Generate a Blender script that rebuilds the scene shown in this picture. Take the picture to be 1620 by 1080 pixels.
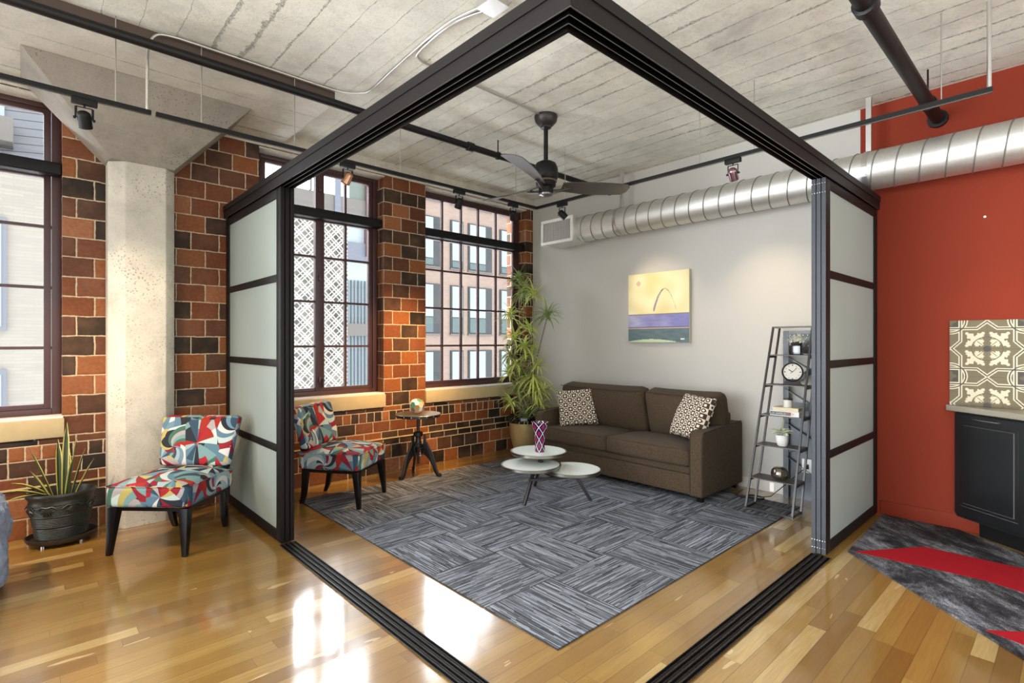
import bpy, bmesh, math, random
from mathutils import Vector, Matrix, noise
for o in list(bpy.data.objects): bpy.data.objects.remove(o)
S=bpy.context.scene; C=S.collection; PI=math.pi
random.seed(7)
# ---------------------------------------------------------------- camera
cam=bpy.data.objects.new('camera',bpy.data.cameras.new('camera')); C.objects.link(cam); S.camera=cam
YAW=math.atan(898/832.6)
cam.location=(0,0,1.4); cam.rotation_euler=(PI/2,0,YAW-PI/2)
cam.data.sensor_width=36; cam.data.lens=36*832.6/1620; cam.data.shift_y=1/1620; cam.data.clip_start=.05; cam.data.clip_end=200
# ---------------------------------------------------------------- world, exposure
S.view_settings.view_transform='Standard'; S.view_settings.look='None'; S.view_settings.gamma=1
S.view_settings.use_curve_mapping=False; S.view_settings.exposure=0.2
SKY_STREET=(14.5,15.3,16.4,1); LOFT_FILL=(2.25,2.33,2.36,1)  # loft side: fill light added in place of the unseen room
w=bpy.data.worlds.new('sky_and_loft_fill'); S.world=w; w.use_nodes=True; wt=w.node_tree; wt.nodes.clear()
tc=wt.nodes.new('ShaderNodeTexCoord'); sp=wt.nodes.new('ShaderNodeSeparateXYZ'); mr=wt.nodes.new('ShaderNodeMapRange'); mx=wt.nodes.new('ShaderNodeMix')
bg=wt.nodes.new('ShaderNodeBackground'); wo=wt.nodes.new('ShaderNodeOutputWorld'); mx.data_type='RGBA'
wt.links.new(tc.outputs['Generated'],sp.inputs[0]); wt.links.new(sp.outputs['Y'],mr.inputs['Value'])
mr.inputs['From Min'].default_value=-.05; mr.inputs['From Max'].default_value=.2
wt.links.new(mr.outputs[0],mx.inputs[0]); mx.inputs[6].default_value=LOFT_FILL; mx.inputs[7].default_value=SKY_STREET
wt.links.new(mx.outputs[2],bg.inputs[0]); wt.links.new(bg.outputs[0],wo.inputs[0]); bg.inputs[1].default_value=1
def spot(name,loc,aim,power,deg=50,blend=.6,col=(1,.78,.52),r=.03):
    d=bpy.data.lights.new(name,'SPOT'); d.energy=power; d.spot_size=math.radians(deg); d.spot_blend=blend; d.color=col; d.shadow_soft_size=r
    o=bpy.data.objects.new(name,d); C.objects.link(o); o.location=loc
    o.rotation_euler=(Vector(aim)-Vector(loc)).to_track_quat('-Z','Y').to_euler(); return o
# ---------------------------------------------------------------- node helper
class G:
    def __init__(s,name,rough=.6,metal=0,spec=None):
        s.m=bpy.data.materials.new(name); s.m.use_nodes=True; s.t=s.m.node_tree; s.b=s.t.nodes['Principled BSDF']
        s.b.inputs['Roughness'].default_value=rough; s.b.inputs['Metallic'].default_value=metal
        if spec is not None: s.b.inputs['Specular IOR Level'].default_value=spec
    def n(s,t): return s.t.nodes.new('ShaderNode'+t)
    def put(s,inp,v):
        if isinstance(v,bpy.types.NodeSocket): s.t.links.new(v,inp)
        elif isinstance(v,(tuple,list)) and inp.type=='RGBA' and len(v)==3: inp.default_value=(*v,1)
        elif isinstance(v,(int,float)) and inp.type=='RGBA': inp.default_value=(v,v,v,1)
        else: inp.default_value=v
    def M(s,op,a,b=0,c=0):
        n=s.n('Math'); n.operation=op; s.put(n.inputs[0],a); s.put(n.inputs[1],b); s.put(n.inputs[2],c); return n.outputs[0]
    def add(s,a,b): return s.M('ADD',a,b)
    def sub(s,a,b): return s.M('SUBTRACT',a,b)
    def mul(s,a,b): return s.M('MULTIPLY',a,b)
    def fl(s,a): return s.M('FLOOR',a)
    def fr(s,a): return s.M('FRACT',a)
    def pos(s): return s.n('NewGeometry').outputs['Position']
    def obj(s): return s.n('TexCoord').outputs['Object']
    def uv(s): return s.n('TexCoord').outputs['UV']
    def sep(s,v):
        n=s.n('SeparateXYZ'); s.put(n.inputs[0],v); return n.outputs[0],n.outputs[1],n.outputs[2]
    def comb(s,x,y,z=0):
        n=s.n('CombineXYZ'); s.put(n.inputs[0],x); s.put(n.inputs[1],y); s.put(n.inputs[2],z); return n.outputs[0]
    def noise(s,v,scale,detail=3,rough=.55,dist=0):
        n=s.n('TexNoise'); s.put(n.inputs['Vector'],v); n.inputs['Scale'].default_value=scale; n.inputs['Detail'].default_value=detail
        n.inputs['Roughness'].default_value=rough; n.inputs['Distortion'].default_value=dist; return n.outputs[0]
    def white(s,v):
        n=s.n('TexWhiteNoise'); n.noise_dimensions='3D'; s.put(n.inputs['Vector'],v); return n.outputs['Value']
    def ramp(s,f,stops,const=False):
        n=s.n('ValToRGB'); s.put(n.inputs[0],f); e=n.color_ramp.elements
        if const: n.color_ramp.interpolation='CONSTANT'
        while len(e)<len(stops): e.new(.5)
        for i,(p,c) in enumerate(stops):
            e[i].position=p; e[i].color=(*c,1) if isinstance(c,tuple) else (c,c,c,1)
        return n.outputs[0]
    def mix(s,f,a,b,mode='MIX'):
        n=s.n('Mix'); n.data_type='RGBA'; n.blend_type=mode; s.put(n.inputs[0],f); s.put(n.inputs[6],a); s.put(n.inputs[7],b); return n.outputs[2]
    def mr(s,v,a,b,c=0,d=1):
        n=s.n('MapRange'); s.put(n.inputs[0],v); n.inputs[1].default_value=a; n.inputs[2].default_value=b; n.inputs[3].default_value=c; n.inputs[4].default_value=d; return n.outputs[0]
    def bump(s,h,strength=.4,dist=.01):
        n=s.n('Bump'); s.put(n.inputs['Height'],h); n.inputs['Strength'].default_value=strength; n.inputs['Distance'].default_value=dist
        s.t.links.new(n.outputs[0],s.b.inputs['Normal']); return s
    def col(s,c): s.put(s.b.inputs['Base Color'],c); return s
    def rough(s,c): s.put(s.b.inputs['Roughness'],c); return s
def simple(name,c,rough=.6,metal=0,var=.12,scale=30,bump=0,spec=None,coat=0):
    g=G(name,rough,metal,spec); f=g.noise(g.obj(),scale,4)
    g.col(g.mix(f,tuple(x*(1-var) for x in c),tuple(min(1,x*(1+var)) for x in c)))
    if bump: g.bump(g.noise(g.obj(),scale*4,3),bump,.004)
    if coat: g.b.inputs['Coat Weight'].default_value=coat; g.b.inputs['Coat Roughness'].default_value=.08
    return g.m
# ---------------------------------------------------------------- materials
def mk_brick():
    g=G('clay_tile_wall',.75,spec=.25); x,y,z=g.sep(g.pos()); u=g.add(g.add(x,y),-5.1-2.843+.213*40+.1065)
    zz=g.add(z,-3.063+.147*40)
    wob=g.noise(g.pos(),9,2); u=g.add(u,g.mul(g.sub(wob,.5),.012)); wob2=g.noise(g.pos(),7,2,.5,1); zz=g.add(zz,g.mul(g.sub(wob2,.5),.012))
    def cells(u,zz,bw,bh,ph,mo):
        r=g.fl(g.M('DIVIDE',zz,bh)); sh=g.mul(g.M('MODULO',g.add(r,ph),2),.5)
        cu=g.add(g.M('DIVIDE',u,bw),sh); ci=g.fl(cu)
        fu=g.mul(g.fr(cu),bw); fz=g.mul(g.fr(g.M('DIVIDE',zz,bh)),bh)
        du=g.M('MINIMUM',fu,g.sub(bw,fu)); dz=g.M('MINIMUM',fz,g.sub(bh,fz)); d=g.M('MINIMUM',du,dz)
        return g.comb(ci,r,bw*7),d
    i1,d1=cells(u,zz,.213,.147,0,0)
    i2,d2=cells(g.add(u,3.1),g.add(z,-.547+.11*10),.088,.11,0,0)
    i3,d3=cells(u,g.add(z,.147*20-.437),.2,.147,1,0)
    mask=g.mul(g.M('GREATER_THAN',z,.547),g.M('LESS_THAN',z,.66)); 
    low=g.M('LESS_THAN',z,.547); low2=g.M('LESS_THAN',z,.437)
    # soldier course sits between z .547 and .657
    i2,d2=cells(g.add(u,3.1),g.add(z,-.55+.107*10),.088,.107,0,0)
    def pick(f,a,b):
        n=g.n('Mix'); n.data_type='FLOAT'; g.put(n.inputs[0],f); g.put(n.inputs[2],a); g.put(n.inputs[3],b); return n.outputs[0]
    def pickv(f,a,b):
        n=g.n('Mix'); n.data_type='VECTOR'; g.put(n.inputs[0],f); g.put(n.inputs[4],a); g.put(n.inputs[5],b); return n.outputs[1]
    d=pick(mask,d1,d2); ids=pickv(mask,i1,i2)
    d=pick(low,d,d3); ids=pickv(low,ids,i3)
    rnd=g.white(ids); rnd2=g.white(g.comb(rnd,3.3,1.7))
    c=g.ramp(rnd,[(0,(.022,.014,.009)),(.14,(.038,.021,.012)),(.30,(.070,.029,.014)),(.42,(.115,.036,.014)),(.58,(.17,.050,.016)),(.78,(.25,.080,.021)),(.93,(.32,.115,.045))],True)
    n1=g.noise(g.pos(),40,5,.6); n2=g.noise(g.pos(),6,3)
    c=g.mix(g.mr(n1,.35,.7,0,.6),c,g.mix(.6,c,(.02,.012,.008))); c=g.mix(g.mr(n2,.45,.8,0,.25),c,(.30,.15,.075)); c=g.mix(g.mul(g.M('LESS_THAN',g.noise(g.pos(),130,2),.33),.5),c,(.015,.009,.006))
    nm=g.noise(g.pos(),120,3); mort=g.mix(nm,(.30,.23,.15),(.62,.50,.35))
    edge=g.add(.0046,g.mul(g.sub(g.noise(g.pos(),38,4,.7),.5),.011))
    f=g.M('GREATER_THAN',d,edge)
    g.col(g.mix(f,mort,c)); g.rough(g.mix(f,.9,g.mr(rnd2,0,1,.38,.7)))
    h=g.add(g.mul(g.M('SMOOTH_MIN',d,.012,.006),60),g.mul(n1,.12)); g.bump(h,.7,.008); return g.m
def mk_concrete(name,base,boards,axis='Y',dark=.55):
    g=G(name,.85); p=g.pos(); x,y,z=g.sep(p)
    nl=g.noise(p,1.3,4,.6); nm=g.noise(p,9,5,.65); nf=g.noise(p,70,3,.6)
    b1=tuple(v*.80 for v in base); b2=tuple(min(1,v*1.16) for v in base)
    c=g.mix(g.mr(nl,.32,.68),b1,b2); stn=g.noise(p,2.2,6,.75,.6); c=g.mix(g.mr(stn,.50,.72,0,.6),c,tuple(v*.50 for v in base)); c=g.mix(g.mr(nm,.5,.8,0,.5),c,tuple(v*.62 for v in base)); c=g.mix(g.mr(nf,.5,.8,0,.5),c,tuple(v*.6 for v in base))
    v=g.n('TexVoronoi'); g.put(v.inputs['Vector'],p); v.inputs['Scale'].default_value=46; pit=g.M('LESS_THAN',v.outputs['Distance'],g.mr(g.noise(p,2.5,3),.36,.7,.0,.17 if boards else .34))
    h=g.sub(g.mul(nf,.35),g.mul(pit,.8)); pitc=.55
    if boards:
        a=x if axis=='Y' else y; l=y if axis=='Y' else x
        wob=g.mul(g.sub(g.noise(p,4.5,5,.7),.5),.035); q=g.M('DIVIDE',g.add(g.add(a,wob),20),boards); r=g.fl(q); fq=g.fr(q)
        dd=g.mul(g.M('MINIMUM',fq,g.sub(1,fq)),boards)
        tone=g.white(g.comb(r,g.fl(g.mul(g.add(l,g.mul(g.white(g.comb(r,1,1)),3)),.55)),2))
        c=g.mix(g.mul(tone,.14),c,tuple(v*.72 for v in base))
        wid=g.mul(g.mr(g.white(g.comb(r,5,5)),.15,1,.0,1.25),g.mul(g.mr(g.noise(g.comb(g.mul(r,3.1),l,0),1.7,3),.40,.72,.001,.036),g.mr(g.noise(p,22,4,.7),.35,.7,.2,1.5)))
        seam=g.M('LESS_THAN',dd,g.M('MAXIMUM',wid,.0012)); crumb=g.mul(g.M('LESS_THAN',dd,g.mul(wid,1.5)),g.noise(p,120,3))
        c=g.mix(g.mul(seam,g.mr(g.noise(p,60,3,.7),.3,.65,.15,.85)),c,tuple(v*.22 for v in base)); h=g.sub(h,g.mul(seam,1.1)); h=g.add(h,g.mul(crumb,1.4))
    c=g.mix(g.mul(pit,pitc),c,tuple(v*.3 for v in base)); g.col(c); g.bump(h,.55,.008); return g.m
def mk_floor():
    g=G('oak_strip_floor',.2); x,y,z=g.sep(g.pos()); W=.083
    r=g.fl(g.M('DIVIDE',g.add(y,20),W)); fy=g.fr(g.M('DIVIDE',g.add(y,20),W)); rr=g.white(g.comb(r,.5,.5))
    L=g.add(.55,g.mul(g.white(g.comb(r,9.5,.5)),.9)); q=g.M('DIVIDE',g.add(g.add(x,20),g.mul(rr,7)),L); ci=g.fl(q); fx=g.mul(g.fr(q),L)
    rnd=g.white(g.comb(r,ci,3)); rnd2=g.white(g.comb(ci,r,8))
    c=g.ramp(rnd,[(0,(.20,.098,.018)),(.25,(.27,.145,.028)),(.6,(.33,.185,.040)),(.88,(.39,.235,.060)),(.97,(.54,.37,.14))])
    gv=g.comb(g.add(g.mul(x,1.3),g.mul(rnd,40)),g.mul(y,22),rnd2); gr=g.noise(gv,2.2,5,.6,1.2); gr2=g.noise(g.comb(g.add(g.mul(x,4),g.mul(rnd,9)),g.mul(y,120),rnd),2,2)
    c=g.mix(g.mr(gr,.40,.72,0,.7),c,g.mix(.5,c,(.16,.065,.018))); c=g.mix(g.mr(gr2,.4,.75,0,.32),c,(.2,.085,.022))
    st=g.mul(g.M('GREATER_THAN',g.noise(g.comb(g.add(g.mul(x,1.6),g.mul(rnd2,30)),g.mul(y,9),rnd2),1.6,2,.5,.3),.70),1)
    c=g.mix(g.mul(st,.55),c,(.72,.53,.30))
    gap=g.M('MAXIMUM',g.M('LESS_THAN',g.mul(g.M('MINIMUM',fy,g.sub(1,fy)),W),.0011),g.M('LESS_THAN',fx,.0016))
    c=g.mix(g.mul(gap,.7),c,(.05,.02,.008)); g.col(c); g.b.inputs['Roughness'].default_value=.3
    g.b.inputs['Coat Weight'].default_value=1; g.b.inputs['Coat IOR'].default_value=1.72
    g.put(g.b.inputs['Coat Roughness'],g.mr(g.noise(g.pos(),5,3),.3,.7,.06,.15))
    h=g.add(g.mul(gr2,.12),g.sub(g.mul(rnd,.3),gap)); g.bump(h,.10,.003)
    cb=g.n('Bump'); g.put(cb.inputs['Height'],g.add(g.noise(g.comb(g.mul(x,.5),y,0),14,2),g.mul(rnd,.5))); cb.inputs['Strength'].default_value=.06; cb.inputs['Distance'].default_value=.004
    g.t.links.new(cb.outputs[0],g.b.inputs['Coat Normal']); return g.m
def mk_rug():
    g=G('striped_carpet_tile',.95,spec=.1); x,y,z=g.sep(g.pos()); T=.512
    a=g.M('DIVIDE',g.sub(x,1.775-T*10),T); b=g.M('DIVIDE',g.sub(y,1.61-T*10),T); ia=g.fl(a); ib=g.fl(b); par=g.M('MODULO',g.add(ia,ib),2)
    def pick(f,p,q):
        n=g.n('Mix'); n.data_type='FLOAT'; g.put(n.inputs[0],f); g.put(n.inputs[2],p); g.put(n.inputs[3],q); return n.outputs[0]
    ac=pick(par,x,y); al=pick(par,y,x); tid=g.white(g.comb(ia,ib,1))
    s1=g.white(g.comb(g.fl(g.mul(ac,190)),g.fl(g.add(g.mul(al,g.add(3,g.mul(tid,3))),g.mul(g.white(g.comb(g.fl(g.mul(ac,190)),1,2)),9))),tid))
    s2=g.noise(g.comb(g.mul(ac,34),g.mul(al,2.2),g.mul(tid,50)),2.4,4,.7); fine=g.noise(g.pos(),420,2)
    v=g.add(g.add(g.mul(s1,.50),g.mul(s2,.62)),g.mul(fine,.30))
    c=g.ramp(v,[(.40,(.017,.018,.022)),(.56,(.070,.075,.088)),(.74,(.155,.165,.19)),(.95,(.44,.46,.51))])
    c=g.mix(g.mul(tid,.3),c,(.10,.098,.095)); fa=g.fr(a); fb=g.fr(b)
    e=g.M('MINIMUM',g.M('MINIMUM',fa,g.sub(1,fa)),g.M('MINIMUM',fb,g.sub(1,fb))); c=g.mix(g.mul(g.M('LESS_THAN',e,.006),.7),c,(.02,.02,.02))
    g.col(c); g.bump(g.add(v,fine),.6,.006); return g.m
def mk_pinwheel():
    g=G('pinwheel_print_fabric',.8,spec=.2); u=g.uv()
    v=g.n('TexVoronoi'); v.voronoi_dimensions='2D'; g.put(v.inputs['Vector'],u); v.inputs['Scale'].default_value=3.7; v.inputs['Randomness'].default_value=.8
    pp=v.outputs['Position']; px,py,_=g.sep(pp); x,y,_=g.sep(u); sc=3.7
    ppx=px; ppy=py
    dx=g.sub(x,ppx); dy=g.sub(y,ppy); r=g.M('SQRT',g.add(g.mul(dx,dx),g.mul(dy,dy))); cw=g.white(g.comb(ppx,ppy,0))
    an=g.M('ARCTAN2',dy,dx); sw=g.mul(r,g.mr(cw,0,1,-9,11)); n=15
    t=g.mul(g.add(g.M('DIVIDE',g.add(an,sw),2*PI),3),n); sec=g.M('MODULO',g.fl(t),n)
    ringi=g.fl(g.add(g.mul(r,5),g.mul(g.white(g.comb(sec,cw,4)),.9)))
    rnd=g.white(g.comb(g.add(sec,g.mul(cw,50)),ringi,cw))
    cols=[(0.533, 0.507, 0.482), (0.086, 0.163, 0.224), (0.019, 0.022, 0.03), (0.224, 0.015, 0.024), (0.396, 0.482, 0.473), (0.047, 0.12, 0.086), (0.27, 0.022, 0.014), (0.146, 0.258, 0.267), (0.31, 0.284, 0.284), (0.361, 0.31, 0.103), (0.03, 0.06, 0.095), (0.189, 0.011, 0.03), (0.3, 0.016, 0.022), (0.12, 0.206, 0.275), (0.017, 0.019, 0.026), (0.258, 0.344, 0.361)]
    g.col(g.ramp(rnd,[(i/len(cols),c) for i,c in enumerate(cols)],True)); g.bump(g.noise(u,600,2),.15,.002); return g.m
def mk_pillow():
    g=G('geometric_pillow_weave',.85,spec=.2); x,y,_=g.sep(g.uv()); T=.050
    a=g.M('DIVIDE',g.add(x,10),T); b=g.M('DIVIDE',g.add(y,10),T); par=g.M('MODULO',g.add(g.fl(a),g.fl(b)),2)
    fa=g.sub(g.fr(a),.5); fb=g.sub(g.fr(b),.5); ra=g.M('ABSOLUTE',fa); rb=g.M('ABSOLUTE',fb)
    sq=g.M('MAXIMUM',ra,rb); ci=g.M('SQRT',g.add(g.mul(fa,fa),g.mul(fb,fb)))
    A=g.M('GREATER_THAN',sq,.22); B=g.mul(g.M('GREATER_THAN',ci,.2),g.M('LESS_THAN',ci,.40))
    f=g.add(g.mul(par,A),g.mul(g.sub(1,par),B)); g.col(g.mix(f,(.72,.64,.52),(.06,.038,.024))); g.bump(f,.3,.002); return g.m
def mk_sofa():
    g=G('brown_sofa_weave',.92,spec=.15); p=g.obj(); x,y,z=g.sep(p); f=g.noise(g.comb(g.mul(x,1),g.mul(y,1),g.mul(z,.25)),260,3,.6); l=g.noise(p,5,3)
    c=g.mix(g.mr(f,.3,.7),(.032,.021,.012),(.105,.071,.042)); g.col(g.mix(g.mul(l,.3),c,(.072,.052,.033)))
    g.b.inputs['Sheen Weight'].default_value=.04; g.bump(f,.35,.003); return g.m
def mk_duct():
    g=G('galvanised_steel',.28,1); p=g.pos(); x,y,z=g.sep(p); v=g.n('TexVoronoi'); g.put(v.inputs['Vector'],p); v.inputs['Scale'].default_value=40
    c=g.mix(g.mr(v.outputs['Distance'],0,.7),(.70,.70,.67),(.76,.76,.73)); g.col(g.mix(g.mul(g.noise(p,3,4),.35),c,(.50,.48,.43)))
    g.rough(g.mr(g.noise(p,25,3),.3,.7,.48,.58)); g.bump(g.noise(p,9,3),.03,.01); return g.m
def mk_wall():
    g=G('painted_plaster',.85,spec=.15); x,y,z=g.sep(g.pos()); n=g.noise(g.pos(),2,3)
    grey=g.mix(n,(.49,.475,.435),(.52,.505,.465)); red=g.mix(n,(.205,.030,.014),(.225,.034,.016))
    g.col(g.mix(g.M('GREATER_THAN',y,1.2445),red,grey)); g.bump(g.noise(g.pos(),180,3),.05,.002); return g.m
def mk_glass():
    g=G('window_glass'); t=g.t; out=t.nodes['Material Output']; tr=g.n('BsdfTransparent'); gl=g.n('BsdfGlossy'); gl.inputs['Roughness'].default_value=.02
    fr=g.n('Fresnel'); fr.inputs[0].default_value=1.35; mxs=g.n('MixShader'); t.links.new(fr.outputs[0],mxs.inputs[0]); t.links.new(tr.outputs[0],mxs.inputs[1]); t.links.new(gl.outputs[0],mxs.inputs[2]); t.links.new(mxs.outputs[0],out.inputs[0]); return g.m
def mk_frost():
    g=G('frosted_panel_glass',.35); t=g.t; out=t.nodes['Material Output']; d=g.b; g.col(g.mix(g.noise(g.pos(),3,2),(.60,.62,.57),(.66,.68,.62))); tl=g.n('BsdfTranslucent'); tl.inputs[0].default_value=(.66,.76,.74,1)
    mxs=g.n('MixShader'); mxs.inputs[0].default_value=.55; t.links.new(d.outputs[0],mxs.inputs[1]); t.links.new(tl.outputs[0],mxs.inputs[2]); t.links.new(mxs.outputs[0],out.inputs[0]); return g.m
def mk_rug2():
    g=G('mottled_grey_carpet',.95,spec=.1); p=g.pos(); x,y,z=g.sep(p); q=g.comb(g.add(g.mul(x,.68),g.mul(y,.73)),g.mul(g.sub(g.mul(y,.68),g.mul(x,.73)),2.2),0)
    a=g.noise(q,2.0,7,.8,.4); f=g.noise(p,260,2,.8); v=g.add(a,g.mul(g.sub(f,.5),.45))
    g.col(g.ramp(v,[(.36,(.014,.013,.014)),(.48,(.05,.048,.052)),(.57,(.17,.17,.185)),(.68,(.50,.50,.53))])); g.bump(f,.6,.005); return g.m
def mk_vcol(name,rough=.6):
    g=G(name,rough); n=g.n('VertexColor'); n.layer_name='Col'; g.put(g.b.inputs['Base Color'],n.outputs[0]); return g.m
def mk_facade(name,c1,c2,mort,bw,bh):
    g=G(name,.85); x,y,z=g.sep(g.pos()); n=g.n('TexBrick'); g.put(n.inputs['Vector'],g.comb(x,z)); n.inputs['Scale'].default_value=1
    n.inputs['Brick Width'].default_value=bw; n.inputs['Row Height'].default_value=bh; n.inputs['Mortar Size'].default_value=bh*.08
    for k,c in zip(('Color1','Color2','Mortar'),(c1,c2,mort)): n.inputs[k].default_value=(*c,1)
    g.col(g.mix(g.mul(g.noise(g.pos(),.6,3),.3),n.outputs[0],tuple(v*.8 for v in c1))); return g.m
def mk_lattice():
    g=G('lattice_screen_print',.6); x,y,z=g.sep(g.pos()); T=.37
    def bars(s,w):
        d=g.sub(g.add(x,z),0) if s>0 else g.sub(x,z)
        f=g.fr(g.M('DIVIDE',g.add(d,50),T)); f2=g.fr(g.M('DIVIDE',g.add(d,50+T*.22),T)); f3=g.fr(g.M('DIVIDE',g.add(d,50+T*.5),T))
        return g.M('MAXIMUM',g.M('MAXIMUM',g.M('LESS_THAN',f,w),g.M('LESS_THAN',f2,w)),g.M('LESS_THAN',f3,w*.7))
    b=g.M('MAXIMUM',bars(1,.13),bars(-1,.13)); n=g.noise(g.comb(x,z),2.3,2)
    back=g.mix(g.mr(n,.4,.65),(.05,.05,.045),(.20,.19,.17)); g.col(g.mix(b,back,(.46,.45,.42))); return g.m
def mk_siding():
    g=G('grey_siding',.7); x,y,z=g.sep(g.pos()); f=g.fr(g.M('DIVIDE',g.add(z,g.mul(x,-.12)),.17)); g.col(g.mix(g.M('LESS_THAN',f,.1),(.20,.215,.245),(.05,.055,.065))); return g.m
BRICK=mk_brick(); CEIL=mk_concrete('board_formed_concrete',(.74,.73,.64),.19,'Y'); CONC=mk_concrete('bare_concrete',(.58,.535,.45),0); DROP=mk_concrete('drop_panel_concrete',(.58,.55,.47),.30,'X')
FLOOR=mk_floor(); RUG=mk_rug(); PIN=mk_pinwheel(); PILL=mk_pillow(); SOFA=mk_sofa(); PIP=simple('dark_piping',(.035,.023,.015),.9); DUCT=mk_duct(); WALL=mk_wall(); GLASS=mk_glass(); FROST=mk_frost(); RUG2=mk_rug2()
STEEL=simple('dark_bronze_metal',(.008,.0065,.006),.5,0,spec=.22); CHAN=simple('channel_black',(.002,.002,.002),.7,spec=.05); ALU=simple('brushed_grey_metal',(.065,.072,.082),.5,0,spec=.25)
BRONZE=simple('bronze_track',(.030,.019,.015),.32,.0,spec=.5); FIN=simple('channel_fin_edge',(.16,.16,.155),.35,.5)
BLACK=simple('matt_black',(.005,.005,.005),.5,spec=.25); PIPE=simple('black_iron_pipe',(.006,.005,.005),.45,spec=.3); GUN=simple('gunmetal',(.045,.042,.040),.4,.6)
MAROON=simple('maroon_window_frame',(.055,.022,.022),.4); WHITE=simple('white_paint',(.75,.73,.70),.5,var=.04); SILL=simple('tan_stone_sill',(.45,.35,.19),.7,scale=12,bump=.2); SILLT=simple('sill_white_top',(.62,.60,.57),.6)
BASEW=simple('grey_baseboard_paint',(.62,.60,.55),.5,var=.03); BASER=simple('red_baseboard_paint',(.20,.026,.010),.6,var=.04,spec=.15)
EMT=simple('galvanised_conduit',(.62,.60,.57),.3,.9,var=.05); ROD=simple('threaded_steel_rod',(.40,.37,.33),.4,.7); LEG=simple('espresso_wood_leg',(.004,.003,.003),.3,spec=.35)
ZINC=simple('zinc_tabletop',(.17,.16,.15),.28,.7,scale=8,var=.3); IRON=simple('cast_iron',(.025,.023,.021),.4,.5); DISC=simple('white_tabletop_glass',(.84,.90,.87),.1,var=.02); SSTEEL=simple('brushed_steel_rim',(.26,.24,.20),.3,1,var=.08)
GOLD=simple('gold_glazed_pot',(.50,.37,.16),.35,.35,scale=5,var=.2,coat=.3); POTB=simple('black_glazed_pot',(.006,.006,.006),.15,coat=.5); POTG=simple('bronze_green_glaze',(.024,.026,.020),.38,.2,scale=14,var=.5,bump=.5)
SOIL=simple('potting_soil',(.03,.02,.014),1,scale=60,bump=.8); STEM=simple('woody_stem',(.20,.16,.10),.8); CREAM=simple('cream_ceramic',(.72,.68,.60),.35,var=.04); PAPER=simple('paper_pages',(.70,.64,.50),.8,var=.05)
CLOTHB=simple('blue_grey_fleece',(.22,.27,.38),1,scale=40,var=.5,bump=1); CAB=simple('black_cabinet_paint',(.010,.011,.012),.30,spec=.6); EDGE=simple('painted_edge_highlight',(.16,.155,.14),.4); WTOP=simple('grey_beige_worktop',(.30,.27,.21),.3,scale=80); NICK=simple('brushed_nickel',(.65,.62,.56),.25,1)
TEAL=simple('facade_window_teal',(.11,.16,.165),.2); PALEG=simple('facade_window_sky_reflect',(.36,.42,.46),.3); DKF=simple('facade_dark_frame',(.05,.058,.065),.5); GREYF=simple('facade_grey_beam',(.17,.16,.15),.6)  # pale panes: sky reflection put into the base colour
PINKF=mk_facade('pink_brick_facade',(.37,.28,.235),(.33,.24,.20),(.39,.32,.28),.22,.075); BEIGE=mk_facade('pale_brick_facade',(.37,.35,.31),(.32,.305,.27),(.30,.285,.25),.30,.065)
SIDING=mk_siding(); LATT=mk_lattice(); BLUEG=simple('blue_grey_mullion',(.17,.19,.24),.5); REDC=simple('maroon_cladding',(.14,.075,.08),.6)
REDS=simple('red_carpet',(.36,.012,.018),.95,scale=200,bump=.5,spec=.1); GLOBE=simple('mercury_glass',(.30,.25,.21),.12,.9,scale=60,var=.8); GLOWM=None
def leafmat(name,a,b,edge=None,w=.3):
    g=G(name,.45); u,v,_=g.sep(g.uv()); f=g.noise(g.obj(),9,3); c=g.mix(f,a,b)
    if edge: c=g.mix(g.M('GREATER_THAN',g.M('ABSOLUTE',g.sub(u,.5)),w),c,edge)
    g.col(c); g.b.inputs['Subsurface Weight'].default_value=0; return g.m
LEAF=leafmat('dracaena_leaf',(.34,.43,.07),(.70,.74,.22)); LEAFD=leafmat('dracaena_leaf_shade',(.13,.20,.05),(.30,.38,.10)); SNAKE=leafmat('snake_plant_leaf',(.020,.035,.012),(.055,.075,.03),(.55,.48,.12),.33); PALE=leafmat('pale_variegated_leaf',(.62,.66,.42),(.74,.78,.58)); FLOW=leafmat('small_white_blossom',(.55,.60,.35),(.85,.85,.68))
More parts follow.
